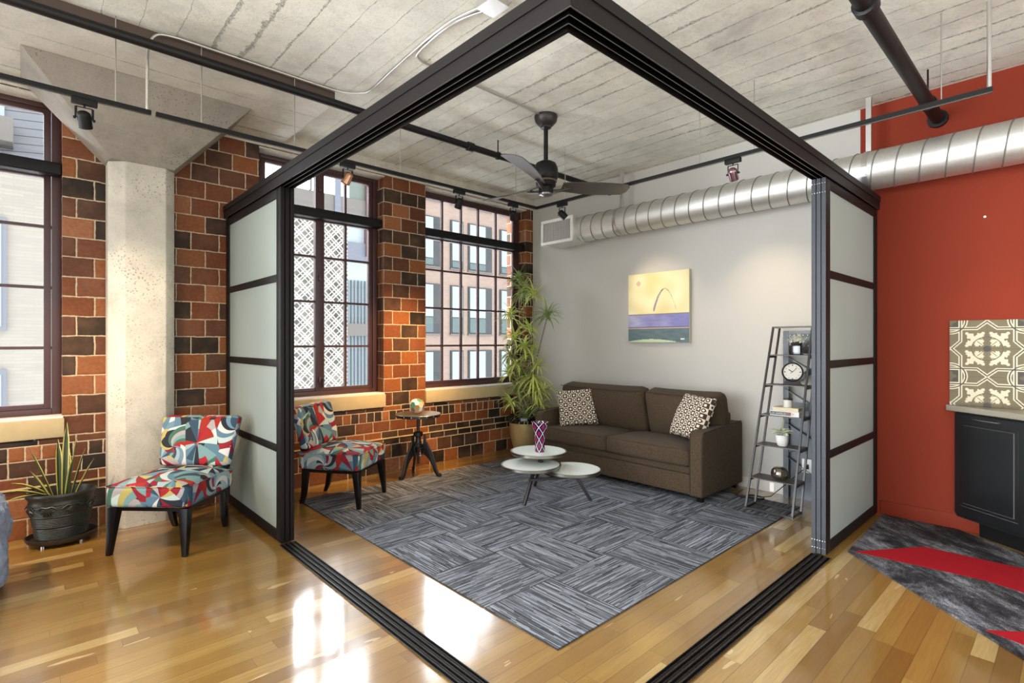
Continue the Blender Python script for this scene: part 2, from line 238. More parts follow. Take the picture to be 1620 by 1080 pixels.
# ---------------------------------------------------------------- mesh builder
def root_of(p):
    while p.parent: p=p.parent
    return p
def empty(name,label,cat,loc=(0,0,0),rz=0,group=None,kind=None):
    o=bpy.data.objects.new(name,None); C.objects.link(o); o.location=loc; o.rotation_euler=(0,0,rz); o.empty_display_size=.1
    if label: o['label']=label
    if cat: o['category']=cat
    if group: o['group']=group
    if kind: o['kind']=kind
    return o
class MB:
    def __init__(s): s.v=[];s.f=[];s.mi=[];s.uvs={};s.col=None;s.m=0
    def q(s,ids): s.f.append(tuple(ids)); s.mi.append(s.m)
    def add(s,vs,fs):
        b=len(s.v); s.v+=[tuple(v) for v in vs]
        for f in fs: s.q([b+i for i in f])
        return s
    def box(s,x0,x1,y0,y1,z0,z1,R=None):
        vs=[(x,y,z) for x in (x0,x1) for y in (y0,y1) for z in (z0,z1)]
        if R is not None: vs=[R@Vector(v) for v in vs]
        return s.add(vs,[(0,1,3,2),(4,6,7,5),(0,4,5,1),(2,3,7,6),(0,2,6,4),(1,5,7,3)])
    def bar(s,a,b,w,h=None,up=(0,0,1)):
        a=Vector(a);b=Vector(b);h=h or w; d=(b-a).normalized(); u=Vector(up)
        if abs(d.dot(u))>.98: u=Vector((1,0,0)) if abs(d.x)<.9 else Vector((0,1,0))
        sx=d.cross(u).normalized()*w/2; sy=sx.cross(d).normalized()*h/2
        vs=[p+i*sx+j*sy for p in (a,b) for i,j in ((-1,-1),(1,-1),(1,1),(-1,1))]
        return s.add(vs,[(3,2,1,0),(4,5,6,7),(0,1,5,4),(1,2,6,5),(2,3,7,6),(3,0,4,7)])
    def tube(s,pts,r,n=10,cap=True):
        pts=[Vector(p) for p in pts]; rs=r if isinstance(r,(list,tuple)) else [r]*len(pts); b=len(s.v); pu=None
        for i,p in enumerate(pts):
            d=(pts[min(i+1,len(pts)-1)]-pts[max(i-1,0)]).normalized()
            if pu is None: pu=d.orthogonal().normalized()
            pu=(pu-d*pu.dot(d)).normalized(); w=d.cross(pu)
            for k in range(n):
                a=2*PI*k/n; s.v.append(tuple(p+(pu*math.cos(a)+w*math.sin(a))*rs[i]))
        for i in range(len(pts)-1):
            for k in range(n): s.q((b+i*n+k,b+i*n+(k+1)%n,b+(i+1)*n+(k+1)%n,b+(i+1)*n+k))
        if cap: s.q([b+k for k in range(n)][::-1]); s.q([b+(len(pts)-1)*n+k for k in range(n)])
        return s
    def lathe(s,prof,c=(0,0,0),n=32,ax=1,ay=1,R=None,cap=True):
        b=len(s.v)
        for r,z in prof:
            for k in range(n):
                a=2*PI*k/n; v=Vector((r*ax*math.cos(a),r*ay*math.sin(a),z))
                if R is not None: v=R@v
                s.v.append(tuple(v+Vector(c)))
        for i in range(len(prof)-1):
            for k in range(n): s.q((b+i*n+k,b+i*n+(k+1)%n,b+(i+1)*n+(k+1)%n,b+(i+1)*n+k))
        if cap: s.q([b+k for k in range(n)][::-1]); s.q([b+(len(prof)-1)*n+k for k in range(n)])
        return s
    def prism(s,poly,a,b,axis='Z'):
        n=len(poly)
        def mk(p,t): return {'Z':(p[0],p[1],t),'Y':(p[0],t,p[1]),'X':(t,p[0],p[1])}[axis]
        return s.add([mk(p,a) for p in poly]+[mk(p,b) for p in poly],[tuple(range(n))[::-1],tuple(range(n,2*n))]+[(i,(i+1)%n,n+(i+1)%n,n+i) for i in range(n)])
    def build(s,name,mat,parent=None,world=False,bevel=0,smooth=None,seg=2,uv=None,sub=0):
        me=bpy.data.meshes.new(name); vs=s.v
        if world and parent is not None:
            o0=Vector(root_of(parent).location); vs=[tuple(Vector(v)-o0) for v in vs]
        me.from_pydata(vs,[],s.f)
        mats=mat if isinstance(mat,list) else [mat]
        for m in mats: me.materials.append(m)
        for p,i in zip(me.polygons,s.mi): p.material_index=min(i,len(mats)-1)
        bm=bmesh.new(); bm.from_mesh(me)
        bmesh.ops.recalc_face_normals(bm,faces=bm.faces)
        if bevel: bmesh.ops.bevel(bm,geom=[e for e in bm.edges if e.calc_face_angle(0)>.5],offset=bevel,segments=seg,profile=.6,affect='EDGES',clamp_overlap=True)
        bm.to_mesh(me); bm.free()
        if s.col is not None:
            ca=me.color_attributes.new('Col','FLOAT_COLOR','POINT')
            for i,c in enumerate(s.col): ca.data[i].color=(*c,1)
        if uv=='box':
            ul=me.uv_layers.new(name='UVMap')
            for p in me.polygons:
                n=p.normal; a=[abs(n.x),abs(n.y),abs(n.z)]; k=a.index(max(a))
                for li in p.loop_indices:
                    c=me.vertices[me.loops[li].vertex_index].co
                    ul.data[li].uv=(c.x,c.y) if k==2 else ((c.x,c.z+c.y*.3+.7) if k==1 else (c.y+.35,c.z+.3))
        elif s.uvs:
            ul=me.uv_layers.new(name='UVMap')
            for p in me.polygons:
                for li in p.loop_indices: ul.data[li].uv=s.uvs.get(me.loops[li].vertex_index,(0.5,0.5))
        if smooth is None: smooth=bool(bevel)
        if smooth:
            for p in me.polygons: p.use_smooth=True
            try: me.set_sharp_from_angle(angle=math.radians(42 if smooth is True else smooth))
            except Exception: pass
        o=bpy.data.objects.new(name,me); C.objects.link(o)
        if parent is not None: o.parent=parent
        if sub:
            md=o.modifiers.new('sub','SUBSURF'); md.levels=sub; md.render_levels=sub
        return o
def tag(o,label,cat,group=None,kind=None):
    o['label']=label; o['category']=cat
    if group: o['group']=group
    if kind: o['kind']=kind
    return o
def struct(o): o['kind']='structure'; return o
def tree(o):
    c=o.copy(); C.objects.link(c)
    for ch in list(o.children):
        k=tree(ch); k.parent=c
    return c
def cushion(mb,sx,sy,sz,r,bul,n=9,c=(0,0,0),R=None):
    """rounded box with puffed top and bottom"""
    hx,hy,hz=sx/2,sy/2,sz/2; idx={}
    def vert(u,v,w_):
        key=(round(u,4),round(v,4),round(w_,4))
        if key in idx: return idx[key]
        p=Vector((u*hx,v*hy,w_*hz)); q=Vector((max(-hx+r,min(hx-r,p.x)),max(-hy+r,min(hy-r,p.y)),max(-hz+r,min(hz-r,p.z))))
        d=p-q
        if d.length>1e-6: p=q+d.normalized()*r
        e=(1-u*u)*(1-v*v); p.z+=bul*e*(1 if w_>0 else -1)*abs(w_)
        p.y+=bul*.5*v*(1-u*u)*(1-w_*w_)*abs(v); p.x+=bul*.5*u*(1-v*v)*(1-w_*w_)*abs(u)
        if R is not None: p=R@p
        mb.v.append(tuple(p+Vector(c))); idx[key]=len(mb.v)-1; return idx[key]
    t=[]
    for i in range(n+1): a=-1+2*i/n; t.append(math.copysign(abs(a)**.75,a) if a else 0)
    for ax in range(3):
        for sg in (-1,1):
            for i in range(n):
                for j in range(n):
                    qd=[]
                    for a,b in ((t[i],t[j]),(t[i+1],t[j]),(t[i+1],t[j+1]),(t[i],t[j+1])):
                        uvw=[0,0,0]; uvw[ax]=sg; uvw[(ax+1)%3]=a; uvw[(ax+2)%3]=b; qd.append(vert(*uvw))
                    mb.q(qd if sg>0 else qd[::-1])
    return mb
def leaf(mb,base,dirv,L,wd,droop,n=7,fold=.0,twist=0,prof=None):
    """strap leaf as a curved ribbon with thickness from a shallow V"""
    base=Vector(base); d=Vector(dirv).normalized(); p=base.copy(); b=len(mb.v)
    for i in range(n+1):
        t=i/n; side=d.cross(Vector((0,0,1)))
        if side.length<.05: side=Vector((math.cos(twist),math.sin(twist),0))
        side.normalize(); up=side.cross(d); w_=wd*(prof(t) if prof else (min(1,.5+t*4)*(1-t**2.2)))
        w_=max(w_,wd*.04)
        for k,(a,h) in enumerate(((-1,.25),(0,0),(1,.25))):
            mb.v.append(tuple(p+side*a*w_/2+up*h*w_)); mb.uvs[len(mb.v)-1]=(k/2,t)
        p=p+d*L/n; d=(d+Vector((0,0,-droop/n))).normalized()
    for i in range(n):
        for k in range(2): mb.q((b+i*3+k,b+i*3+k+1,b+(i+1)*3+k+1,b+(i+1)*3+k))
def text(name,body,size,loc,rot,mat,parent=None,ext=.0006):
    cu=bpy.data.curves.new(name,'FONT'); cu.body=body; cu.size=size; cu.extrude=ext; cu.align_x='LEFT'; cu.materials.append(mat)
    t_=bpy.data.objects.new('t',cu); C.objects.link(t_); bpy.context.view_layer.update(); me=bpy.data.meshes.new_from_object(t_.evaluated_get(bpy.context.evaluated_depsgraph_get())); bpy.data.objects.remove(t_)
    o=bpy.data.objects.new(name,me); C.objects.link(o); o.location=loc; o.rotation_euler=rot
    if parent is not None: o.parent=parent
    return o
#@@STRUCTURE
# ================================================================ room shell
Wy=5.1; Gx=5.12; Cz=3.34; WD=5.48
o=MB().box(-3.2,5.4,-2.2,WD,-.12,0).build('floor',FLOOR); struct(o)
o=MB().box(-3.2,5.4,-2.2,WD,Cz,Cz+.15).build('ceiling',CEIL); struct(o)
m=MB().box(Gx,5.4,-2.2,WD,0,Cz); struct(m.build('wall_right',WALL))
wins=[(-1.06,.207),(1.576,2.843),(3.375,4.985)]; SZ=.83; HZ=3.19
m=MB(); xs=[-3.2]+[v for ab in wins for v in ab]+[Gx]
for i in range(0,len(xs),2): m.box(xs[i],xs[i+1],Wy,WD,SZ-.14,Cz)
m.box(-3.2,Gx,Wy,WD,0,SZ-.14)
for a,b in wins: m.box(a,b,Wy,WD,HZ,Cz); m.box(a,b,Wy+.02,WD,SZ-.14,SZ-.02)
struct(m.build('wall_left',BRICK))
m=MB().box(-3.2,Gx,Wy-.012,Wy,3.2,Cz); [m.box(a-.002,b+.002,Wy-.012,5.235,3.176,3.19) for a,b in wins]; struct(m.build('trim_1',CONC))     # concrete lip over the windows
m=MB().box(-3.2,Gx,Wy-.020,Wy,.354,.366); struct(m.build('trim_2',SILL,bevel=.003)) # narrow ledge
m=MB()
m.box(1.40,Gx,Wy-.012,Wy,0,.35)
struct(m.build('trim_3',BRICK))
struct(MB().box(Gx-.014,Gx,1.25,Wy,0,.10).build('baseboard_right',BASEW,bevel=.004))
struct(MB().box(Gx-.014,Gx,.3,1.10,0,.115).build('baseboard_red',BASER,bevel=.004))
for (a,b) in wins:   # stone sills
    s=MB(); s.m=0; s.box(a-.01,b+.01,Wy-.03,WD,SZ-.125,SZ+.012); struct(s.build('trim_4',SILL,bevel=.006))
    struct(MB().box(a-.004,b+.004,Wy-.012,WD-.2,SZ+.0125,SZ+.028).build('trim_5',SILLT))
# drop panel over the column
struct(MB().box(-1.0,1.77,3.932,3.94,3.257,Cz).build('trim_7',simple('brown_band',(.085,.055,.040),.7)))  # front strip of the drop panel, darker brown than its underside
struct(MB().box(-1.0,1.77,3.94,Wy,3.255,Cz).build('trim_6',DROP))
# windows
def window(idx,a,b,verts,thick):
    r=empty('window_%d'%idx,None,None,((a+b)/2,5.25,SZ+.03),kind='structure'); y0,y1=5.235,5.30; z0=SZ+.028; z1=HZ
    f=MB(); fw=.055
    f.box(a,a+fw,y0,y1,z0,z1); f.box(b-fw,b,y0,y1,z0,z1); f.box(a+fw,b-fw,y0,y1,z1-.05,z1); f.box(a+fw,b-fw,y0,y1,z0,z0+.045); f.box(a+fw,b-fw,y0,y1,2.66,2.72)
    f.build('window_frame',MAROON,r,True,bevel=.004)
    sa=MB(); sw=.045; ya,yb=5.245,5.29
    for lo,hi in ((z0+.045,2.66),(2.72,z1-.05)):
        sa.box(a+fw+.003,a+fw+sw,ya,yb,lo,hi); sa.box(b-fw-sw,b-fw-.003,ya,yb,lo,hi); sa.box(a+fw+sw,b-fw-sw,ya,yb,lo,lo+.035); sa.box(a+fw+sw,b-fw-sw,ya,yb,hi-.035,hi)
    if thick: 
        for x in thick: sa.box(x-.045,x+.045,ya-.01,yb+.005,z0+.045,z1-.05)
    sa.build('window_sash',MAROON,r,True,bevel=.003)
    mu=MB()
    for x in verts: mu.box(x-.011,x+.011,5.25,5.285,z0+.04,z1-.05)
    for z in (2.262,1.808,1.357): mu.box(a+fw,b-fw,5.252,5.283,z-.011,z+.011)
    mu.build('muntin',MAROON,r,True)
    MB().box(a+fw,b-fw,5.266,5.270,z0+.04,z1-.05).build('window_pane',GLASS,r,True)
    br=MB().box(a-.0,b-.0,5.125,5.225,2.635,2.725); br.build('transom_bar',BLACK,r,True,bevel=.012,seg=3)
    if thick:
        for x in thick:
            for z in (1.02,2.05,2.95): MB().box(x-.018,x+.018,5.215,5.236,z-.03,z+.03).build('window_latch',MAROON,r,True,bevel=.006)
            MB().bar((x+.012,5.212,1.03),(x+.012,5.212,.94),.014,.012).build('window_handle',BLACK,r,True,bevel=.003)
    return r
window(1,*wins[0],[-.15,-.70],[-.4265]); window(2,*wins[1],[2.482,1.937],[2.2]); window(3,*wins[2],[3.719,4.006,4.281,4.582],[])
# column
r=empty('concrete_column','thick bare concrete column with flared top between the two left windows','column',(.67,4.97,0))
poly=[(.46,Wy),(.46,4.95),(.555,4.862),(.815,4.862),(.885,4.94),(.885,Wy)]
MB().prism(poly,0,2.76).build('shaft',CONC,r,True,bevel=.008)
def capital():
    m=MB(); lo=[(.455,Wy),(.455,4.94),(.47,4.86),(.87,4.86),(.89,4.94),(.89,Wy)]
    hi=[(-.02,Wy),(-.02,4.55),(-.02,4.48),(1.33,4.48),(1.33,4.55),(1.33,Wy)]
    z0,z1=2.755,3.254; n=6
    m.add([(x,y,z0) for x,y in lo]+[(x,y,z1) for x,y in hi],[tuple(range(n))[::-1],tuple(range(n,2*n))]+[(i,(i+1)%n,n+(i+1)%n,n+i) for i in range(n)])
    return m.build('capital',mk_concrete('capital_concrete_shade',(.30,.27,.225),0),r,True,bevel=.006)  # shade of the front face put into the whole capital's colour
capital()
# ================================================================ sliding partition
def beam():
    r=empty('sliding_wall_header','dark bronze header beam meeting at a corner above the sliding glass panels','beam',(1.28,1.1,2.47))
    x0,x1,y0,y1=1.282,1.392,1.108,1.212; zb,zt=2.478,2.573
    m=MB().box(x0,x1,y0,Wy-.002,zb+.035,zt); m.box(x1,Gx-.004,y0,y1,zb+.035,zt); m.build('header_body',STEEL,r,True); m=MB().box(x0+.008,x1-.003,y0+.008,Wy-.004,zb+.028,zb+.0349); m.box(x1-.003,Gx-.006,y0+.008,y1-.004,zb+.028,zb+.0349); m.build('channel_lining',CHAN,r,True)
    m=MB().box(x0-.0,x0+.008,y0,Wy-.002,zb,zb+.035); m.box(x0+.008,Gx-.004,y0,y0+.008,zb,zb+.035)
    of=m.build('outer_fascia',STEEL,r,True); m=MB().box(x0+.001,x0+.004,y0,Wy-.004,zb-.0012,zb); m.box(x0+.004,Gx-.006,y0+.001,y0+.004,zb-.0012,zb); m.build('fascia_edge',FIN,of,True); m=MB().box(x0+.008,x0+.0095,y0+.0095,Wy-.004,zb,zb+.028); m.box(x0+.0095,Gx-.006,y0+.008,y0+.0095,zb,zb+.028); m.build('fascia_lining',CHAN,r,True)
    m=MB().box(x0-.006,x0,y0-.006,Wy-.004,zt-.032,zt+.012); m.box(x0,Gx-.004,y0-.006,y0,zt-.032,zt+.012); m.box(x0,x1,y0,Wy-.004,zt,zt+.012); m.box(x1,Gx-.004,y0,y1,zt,zt+.012); m.build('top_cap',STEEL,r,True)
    for k,t in enumerate((.034,.068,.102)):
        m=MB(); xx=x0+t; yy=y0+t*.98
        m.box(xx-.0012,xx+.0012,yy,Wy-.004,zb,zb+.028); m.box(xx+.0012,Gx-.006,yy-.0012,yy+.0012,zb,zb+.028); 
        if k==2: m.box(x1-.008,x1,y1,Wy-.004,zb,zb+.035); m.box(x1,Gx-.004,y1-.004,y1,zb,zb+.035)
        fn=m.build('channel_fin',CHAN if k<2 else STEEL,r,True)
        if k<2:
            m=MB().box(xx-.0016,xx+.0016,yy,Wy-.004,zb-.0012,zb); m.box(xx+.0016,Gx-.006,yy-.0016,yy+.0016,zb-.0012,zb); m.build('fin_edge',FIN,fn,True)
beam()
r=empty('floor_track','bronze three channel floor track of the sliding panels crossing the oak floor','track',(1.29,1.09,0))
x0,x1,y0,y1=1.29,1.392,1.093,1.205
m=MB().box(x0,x1,y0,3.74,0,.004); m.box(x1,3.82,y0,y1,0,.004); m.build('track_base',BRONZE,r,True)
for t in (.006,.036,.066,.096):
    xx=x0+t; yy=y0+t*1.09
    m=MB()
    for e in (-.0085,.0085): m.box(xx+e-.001,xx+e+.001,yy,3.74,.004,.009); m.box(xx+e,3.82,yy+e-.001,yy+e+.001,.004,.009)
    m.build('track_rail',GUN,r,True)
    m=MB().box(xx-.0072,xx+.0072,yy,3.74,.004,.0048); m.box(xx,3.82,yy-.0072,yy+.0072,.004,.0048); m.build('track_groove',CHAN,r,True)
def panel(axis,off,a,b,label,group,endmat):
    """sliding panel: plane at 'off' thick .027, running a..b along axis"""
    t=.027; z0,z1=.013,2.474; sw=.085
    r=empty('sliding_glass_door',label,'sliding door',((off+t/2,(a+b)/2,0) if axis=='Y' else ((a+b)/2,off+t/2,0)),0,group,'thing')
    def bx(p,q,lo,hi,d0=0,d1=t):
        m=MB(); return m.box(off+d0,off+d1,p,q,lo,hi) if axis=='Y' else m.box(p,q,off+d0,off+d1,lo,hi)
    bx(a,a+sw,z0,z1).build('stile',STEEL,r,True,bevel=.002); bx(b-sw,b,z0,z1).build('stile',STEEL,r,True,bevel=.002)
    bx(a+sw,b-sw,z0,.085).build('bottom_rail',STEEL,r,True,bevel=.002); bx(a+sw,b-sw,2.41,z1).build('top_rail',STEEL,r,True,bevel=.002)
    zs=[.085]
    for z in (.655,1.252,1.850): bx(a+sw,b-sw,z-.026,z+.026,.002,t-.002).build('cross_rail',STEEL,r,True,bevel=.002); zs+=[z-.026,z+.026]
    zs.append(2.41)
    for i in range(0,8,2): bx(a+sw,b-sw,zs[i],zs[i+1],.010,.016).build('frosted_pane',FROST,r,True)
    if endmat:
        m=MB().box(a-.004,a,off+.001,off+t-.001,z0,z1); cp=m.build('end_cap',endmat,r,True,bevel=.001)
        for z in (.05,.10,2.38,2.44):
            for d in (.006,.021): MB().lathe([(.0035,0),(.0035,.0015),(.002,.0025)],(a-.004,off+d,z),8,R=Matrix.Rotation(-PI/2,3,'Y')).build('rivet',NICK,cp,True)
for k,x in enumerate((1.297,1.330,1.363)):
    panel('Y',x,3.745,5.085,['frosted glass sliding panel facing the patterned chair, outermost of the left stack','dark framed sliding panel in the middle of the left stack','dark framed sliding panel of the left stack, nearest the sofa rug'][k],'sliding panels parked at the brick wall',None)
for k,y in enumerate((1.122,1.152,1.182)):
    panel('X',y,3.828,5.105,['frosted glass sliding panel facing the red wall and mottled rug','grey edged sliding panel in the middle of the right stack','grey edged sliding panel of the right stack, nearest the ladder shelf'][k],'sliding panels parked at the red wall',ALU)
#@@CEILING
# ================================================================ ceiling services
def rod(x,y,z0,z1=Cz):
    o=MB().tube([(0,0,0),(0,0,z1-z0)],.0035,6).build('hanger_rod',ROD); return o
def tracklight(name,pts,label,rods):
    r=empty('lighting_track',label,'lighting track',pts[0])
    def run(dz0,dz1,off,w_):
        m=MB()
        for a,b in zip(pts[:-1],pts[1:]):
            a=Vector(a);b=Vector(b); m.bar(a+Vector((0,0,(dz0+dz1)/2)),b+Vector((0,0,(dz0+dz1)/2)),w_,dz1-dz0)
        return m
    run(0,.026,0,.034).build('track_rail',BLACK,r,True); run(-.004,0,0,.008).build('copper_strip',SSTEEL,r,True)
    for (x,y) in rods: MB().tube([(x,y,pts[0][2]+.026),(x,y,Cz)],.0035,6).build('hanger_rod',ROD,r,True)
    return r
TZ=2.80
tracklight('a',[(-2.0,3.9,TZ),(.575,3.9,TZ)],'black lighting track at far left, in front of the concrete column',[(.40,3.9)])
tracklight('b',[(.60,3.9,TZ),(3.97,3.9,TZ),(3.97,.33,TZ)],'long black lighting track turning the corner above the sofa area',[(.85,3.9),(1.45,3.9),(2.33,3.9),(3.67,3.9),(3.97,3.5),(3.97,2.07),(3.97,1.64),(3.97,.555)])
def head(name,base,along,aim,label,lit=None):
    """track head: adapter on the rail, U yoke, cylindrical lamp"""
    x,y=base; r=empty('track_spotlight',label,'spotlight',(x,y,TZ),0,'spotlights on the ceiling tracks')
    ax=Vector((1,0,0)) if along=='X' else Vector((0,1,0))
    MB().bar(Vector((x,y,TZ-.018))-ax*.06,Vector((x,y,TZ-.018))+ax*.06,.036,.034).build('adapter',BLACK,r,True,bevel=.004)
    sd=ax; p=Vector((x,y,TZ-.115)); j=Vector((x,y,TZ-.05)); h=.038
    MB().tube([(x,y,TZ-.035),tuple(j)],.005,8).build('stem',BLACK,r,True)
    yk=MB(); yk.bar(j-sd*h,j+sd*h,.012,.003); yk.bar(j-sd*h,p-sd*h,.003,.012); yk.bar(j+sd*h,p+sd*h,.003,.012); yk.build('yoke',BLACK,r,True)
    kn=MB(); kn.tube([tuple(p-sd*(h+.012)),tuple(p-sd*h)],.008,8); kn.tube([tuple(p+sd*h),tuple(p+sd*(h+.012))],.008,8); kn.build('knob',BLACK,r,True)
    d=(Vector(aim)-p).normalized(); R=d.to_track_quat('Z','Y').to_matrix()
    c=MB().lathe([(.0,-.045),(.012,-.045),(.020,-.042),(.032,-.032),(.034,-.02),(.034,.05),(.030,.05),(.028,.02),(.0,.02)],tuple(p),20,R=R,cap=False).build('lamp_head',lit or BLACK,r,True,smooth=True)
    return p+d*.06
PURP=simple('purple_lit_lamp',(.35,.22,.27),.15,.9); COPP=simple('copper_lit_lamp',(.45,.25,.15),.2,.8)  # lit look of two lamp heads put into their housing colour
H=[]
H.append((head('h',(.255,3.9),'X',(.55,4.85,1.2),'black track spotlight hanging before the concrete column'),(.62,4.86,1.0)))
H.append((head('h',(1.86,3.9),'X',(1.0,4.6,.4),'glowing copper toned track spotlight in front of the middle window head',COPP),(.3,4.8,.35)))
H.append((head('h',(2.95,3.9),'X',(3.1,5.1,.7),'black track spotlight before the brick pier side of the right window'),(3.1,5.1,.95)))
H.append((head('h',(3.63,3.9),'X',(4.6,4.8,1.0),'dark track spotlight beside the fan blade tip near the room corner'),(2.6,5.0,.35)))
H.append((head('h',(3.97,3.54),'Y',(5.1,2.9,1.6),'small black track spotlight above the air duct grille'),(5.12,3.1,1.85)))
H.append((head('h',(3.97,1.80),'Y',(5.1,1.9,1.3),'purple lit track spotlight before the grey wall over the sofa',PURP),(5.12,1.95,1.65)))
Lp=[(62,74,(1,.78,.52)),(170,62,(1,.66,.36)),(270,56,(1,.60,.26)),(270,62,(1,.62,.28)),(52,46,(1,.80,.58)),(48,58,(1,.76,.50))]
for (p,a),(e,dg,cl) in zip(H,Lp): spot('track_or_added_spot',p,a,e,dg,1.0,cl)
spot('track_or_added_spot',(-1.0,3.9,2.7),(.1,4.9,.5),230,60,.8,(1,.70,.42))  # added spot without a track head, warms the left wall and plant
spot('track_or_added_spot',(3.97,.45,2.7),(5.12,.2,1.15),14,50,.8,(1,.80,.55))  # added spot without a track head, brightens the tiles
# sprinkler pipes
def pipe(label,a,b,rr,joints,hang,flange):
    r=empty('ceiling_pipe',label,'pipe',a); MB().tube([a,b],rr,18).build('pipe_run',PIPE,r,True,smooth=True); d=(Vector(b)-Vector(a)).normalized()
    for x in joints: p=Vector((x,a[1],a[2])); MB().tube([p-d*.035,p-d*.03,p+d*.03,p+d*.035],[rr,rr*1.35,rr*1.35,rr],18).build('coupling',PIPE,r,True,smooth=True)
    for x in hang:
        m=MB().tube([(x,a[1],a[2]+rr),(x,a[1],Cz)],.006,8); m.tube([(x-.01,a[1],a[2]),(x+.01,a[1],a[2])],rr*1.25,18); m.build('hanger',PIPE,r,True,smooth=True)
    if flange: MB().tube([(Gx-.03,a[1],a[2]),(Gx,a[1],a[2])],rr*1.5,20).build('flange',PIPE,r,True,smooth=True)
pipe('long black sprinkler pipe running under the ceiling past the left column',(-2.5,3.80,3.19),(Gx,3.80,3.19),.030,[2.15,3.0],[3.34],True)
pipe('thick black pipe at the right entering the red wall above the duct',(1.9,.735,3.10),(Gx,.735,3.10),.043,[3.12],[4.72],True)
# conduits
def smooth_path(p,it=2):
    p=[Vector(v) for v in p]
    for _ in range(it):
        q=[p[0]]
        for a,b in zip(p[:-1],p[1:]): q+=[a*.75+b*.25,a*.25+b*.75]
        p=q+[p[-1]]
    return p
m=MB().tube(smooth_path([(1.93,2.33,3.326),(1.905,2.42,3.326),(1.87,2.64,3.328),(1.90,3.2,3.328),(1.945,3.66,3.328),(1.93,3.78,3.328),(1.84,3.86,3.328),(1.72,3.885,3.328),(1.45,3.885,3.328),(.85,3.885,3.327),(.66,3.885,3.324),(.59,3.888,3.30),(.560,3.895,3.22),(.555,3.9,3.12),(.555,3.9,2.829)]),.0085,10)
tag(m.build('conduit',EMT,smooth=True),'metal conduit bending down to the end of the left lighting track','conduit')
m=MB().tube(smooth_path([(1.96,2.37,3.326),(1.93,2.44,3.326),(1.89,2.62,3.328),(1.915,2.98,3.328),(1.945,3.05,3.328),(2.03,3.085,3.328),(2.5,3.09,3.328),(3.15,3.10,3.328),(3.24,3.115,3.328)]),.0085,10)
tag(m.build('conduit',EMT,smooth=True),'metal conduit running across the ceiling to the fan canopy','conduit')
m=MB().tube([(4.03,.35,TZ+.028),(4.03,.35,Cz)],.011,12); tag(m.build('conduit',EMT,smooth=True),'vertical metal conduit feeding the right end of the lighting track','conduit')
r=empty('junction_box','square galvanised junction box on the ceiling above the header beam','junction box',(1.95,2.27,Cz)); MB().box(1.89,2.01,2.20,2.33,3.30,Cz).build('box_body',EMT,r,True,bevel=.004); MB().box(1.885,2.015,2.195,2.335,3.296,3.30).build('cover_plate',EMT,r,True)
# duct
r=empty('spiral_duct','galvanised spiral air duct along the grey and red wall','duct',(4.93,2,2.76))
DX,DZ,DR=4.925,2.755,.150
m=MB(); n=48; ys=[-1.9,4.06]; m.lathe([(DR,-1.9),(DR,4.06)],(DX,0,DZ),n,R=Matrix.Rotation(-PI/2,3,'X')@Matrix.Rotation(0,3,'X')); m.build('duct_tube',DUCT,r,True,smooth=True)
pts=[]; P=.152; tot=(4.0+1.9)/P; N=int(tot*36)
for i in range(N+1): a=2*PI*i/36; pts.append((DX+math.cos(a)*(DR+.002),-1.88+P*i/36,DZ+math.sin(a)*(DR+.002)))
MB().tube(pts,.0048,6).build('spiral_seam',simple('duct_seam_metal',(.22,.21,.19),.5,.6),r,True,smooth=True)
m=MB().lathe([(DR+.002,3.98),(DR+.004,3.985),(DR+.004,4.03),(DR+.002,4.035)],(DX,0,DZ),n,R=Matrix.Rotation(-PI/2,3,'X'),cap=False); m.build('duct_collar',DUCT,r,True,smooth=True)
for y in (1.139,3.50):
    g=MB(); g.box(DX-.016,DX+.02,y-.018,y+.018,DZ+DR-.002,Cz); g.lathe([(DR+.004,y-.018),(DR+.006,y-.018),(DR+.006,y+.018),(DR+.004,y+.018)],(DX,0,DZ),40,R=Matrix.Rotation(-PI/2,3,'X'),cap=False); g.build('hanging_strap',EMT,r,True)
r=empty('air_grille','white slatted air supply grille box at the duct end','air grille',(4.9,4.3,2.6))
MB().box(4.74,5.08,4.062,4.55,2.605,2.885).build('box_body',DUCT,r,True,bevel=.003)
m=MB(); m.box(4.72,4.74,4.05,4.56,2.595,2.63); m.box(4.72,4.74,4.05,4.56,2.862,2.897); m.box(4.72,4.74,4.05,4.085,2.63,2.862); m.box(4.72,4.74,4.525,4.56,2.63,2.862); m.build('grille_frame',WHITE,r,True,bevel=.003)
MB().box(4.737,4.7395,4.085,4.525,2.63,2.862).build('grille_back',GUN,r,True)
sl=MB()
for i in range(22): y=4.095+i*.0195; sl.bar((4.732,y,2.63),(4.732,y,2.862),.003,.014)
sl.build('louvre_slats',WHITE,r,True)
#@@FAN
r=empty('ceiling_fan','dark ceiling fan with three twisted blades on a downrod','ceiling fan',(3.285,3.115,Cz)); fx0,fy0=3.285,3.115
MB().lathe([(.0,0),(.098,0),(.10,-.015),(.092,-.05),(.06,-.085),(.045,-.092),(.045,-.105),(.02,-.115),(0,-.115)],(fx0,fy0,Cz),32,cap=False).build('canopy',GUN,r,True,smooth=True)
MB().tube([(fx0,fy0,2.92),(fx0,fy0,3.24)],.019,16).build('downrod',BLACK,r,True,smooth=True)
MB().lathe([(0,.12),(.05,.118),(.085,.10),(.102,.06),(.105,.0),(.10,-.03),(.088,-.045),(.0,-.045)],(fx0,fy0,2.83),36,cap=False).build('motor_housing',BLACK,r,True,smooth=True)
MB().lathe([(.09,0),(.094,-.005),(.094,-.016),(.085,-.02)],(fx0,fy0,2.787),36,cap=False).build('brass_band',simple('dim_brass_band',(.16,.12,.09),.3,.8),r,True,smooth=True)
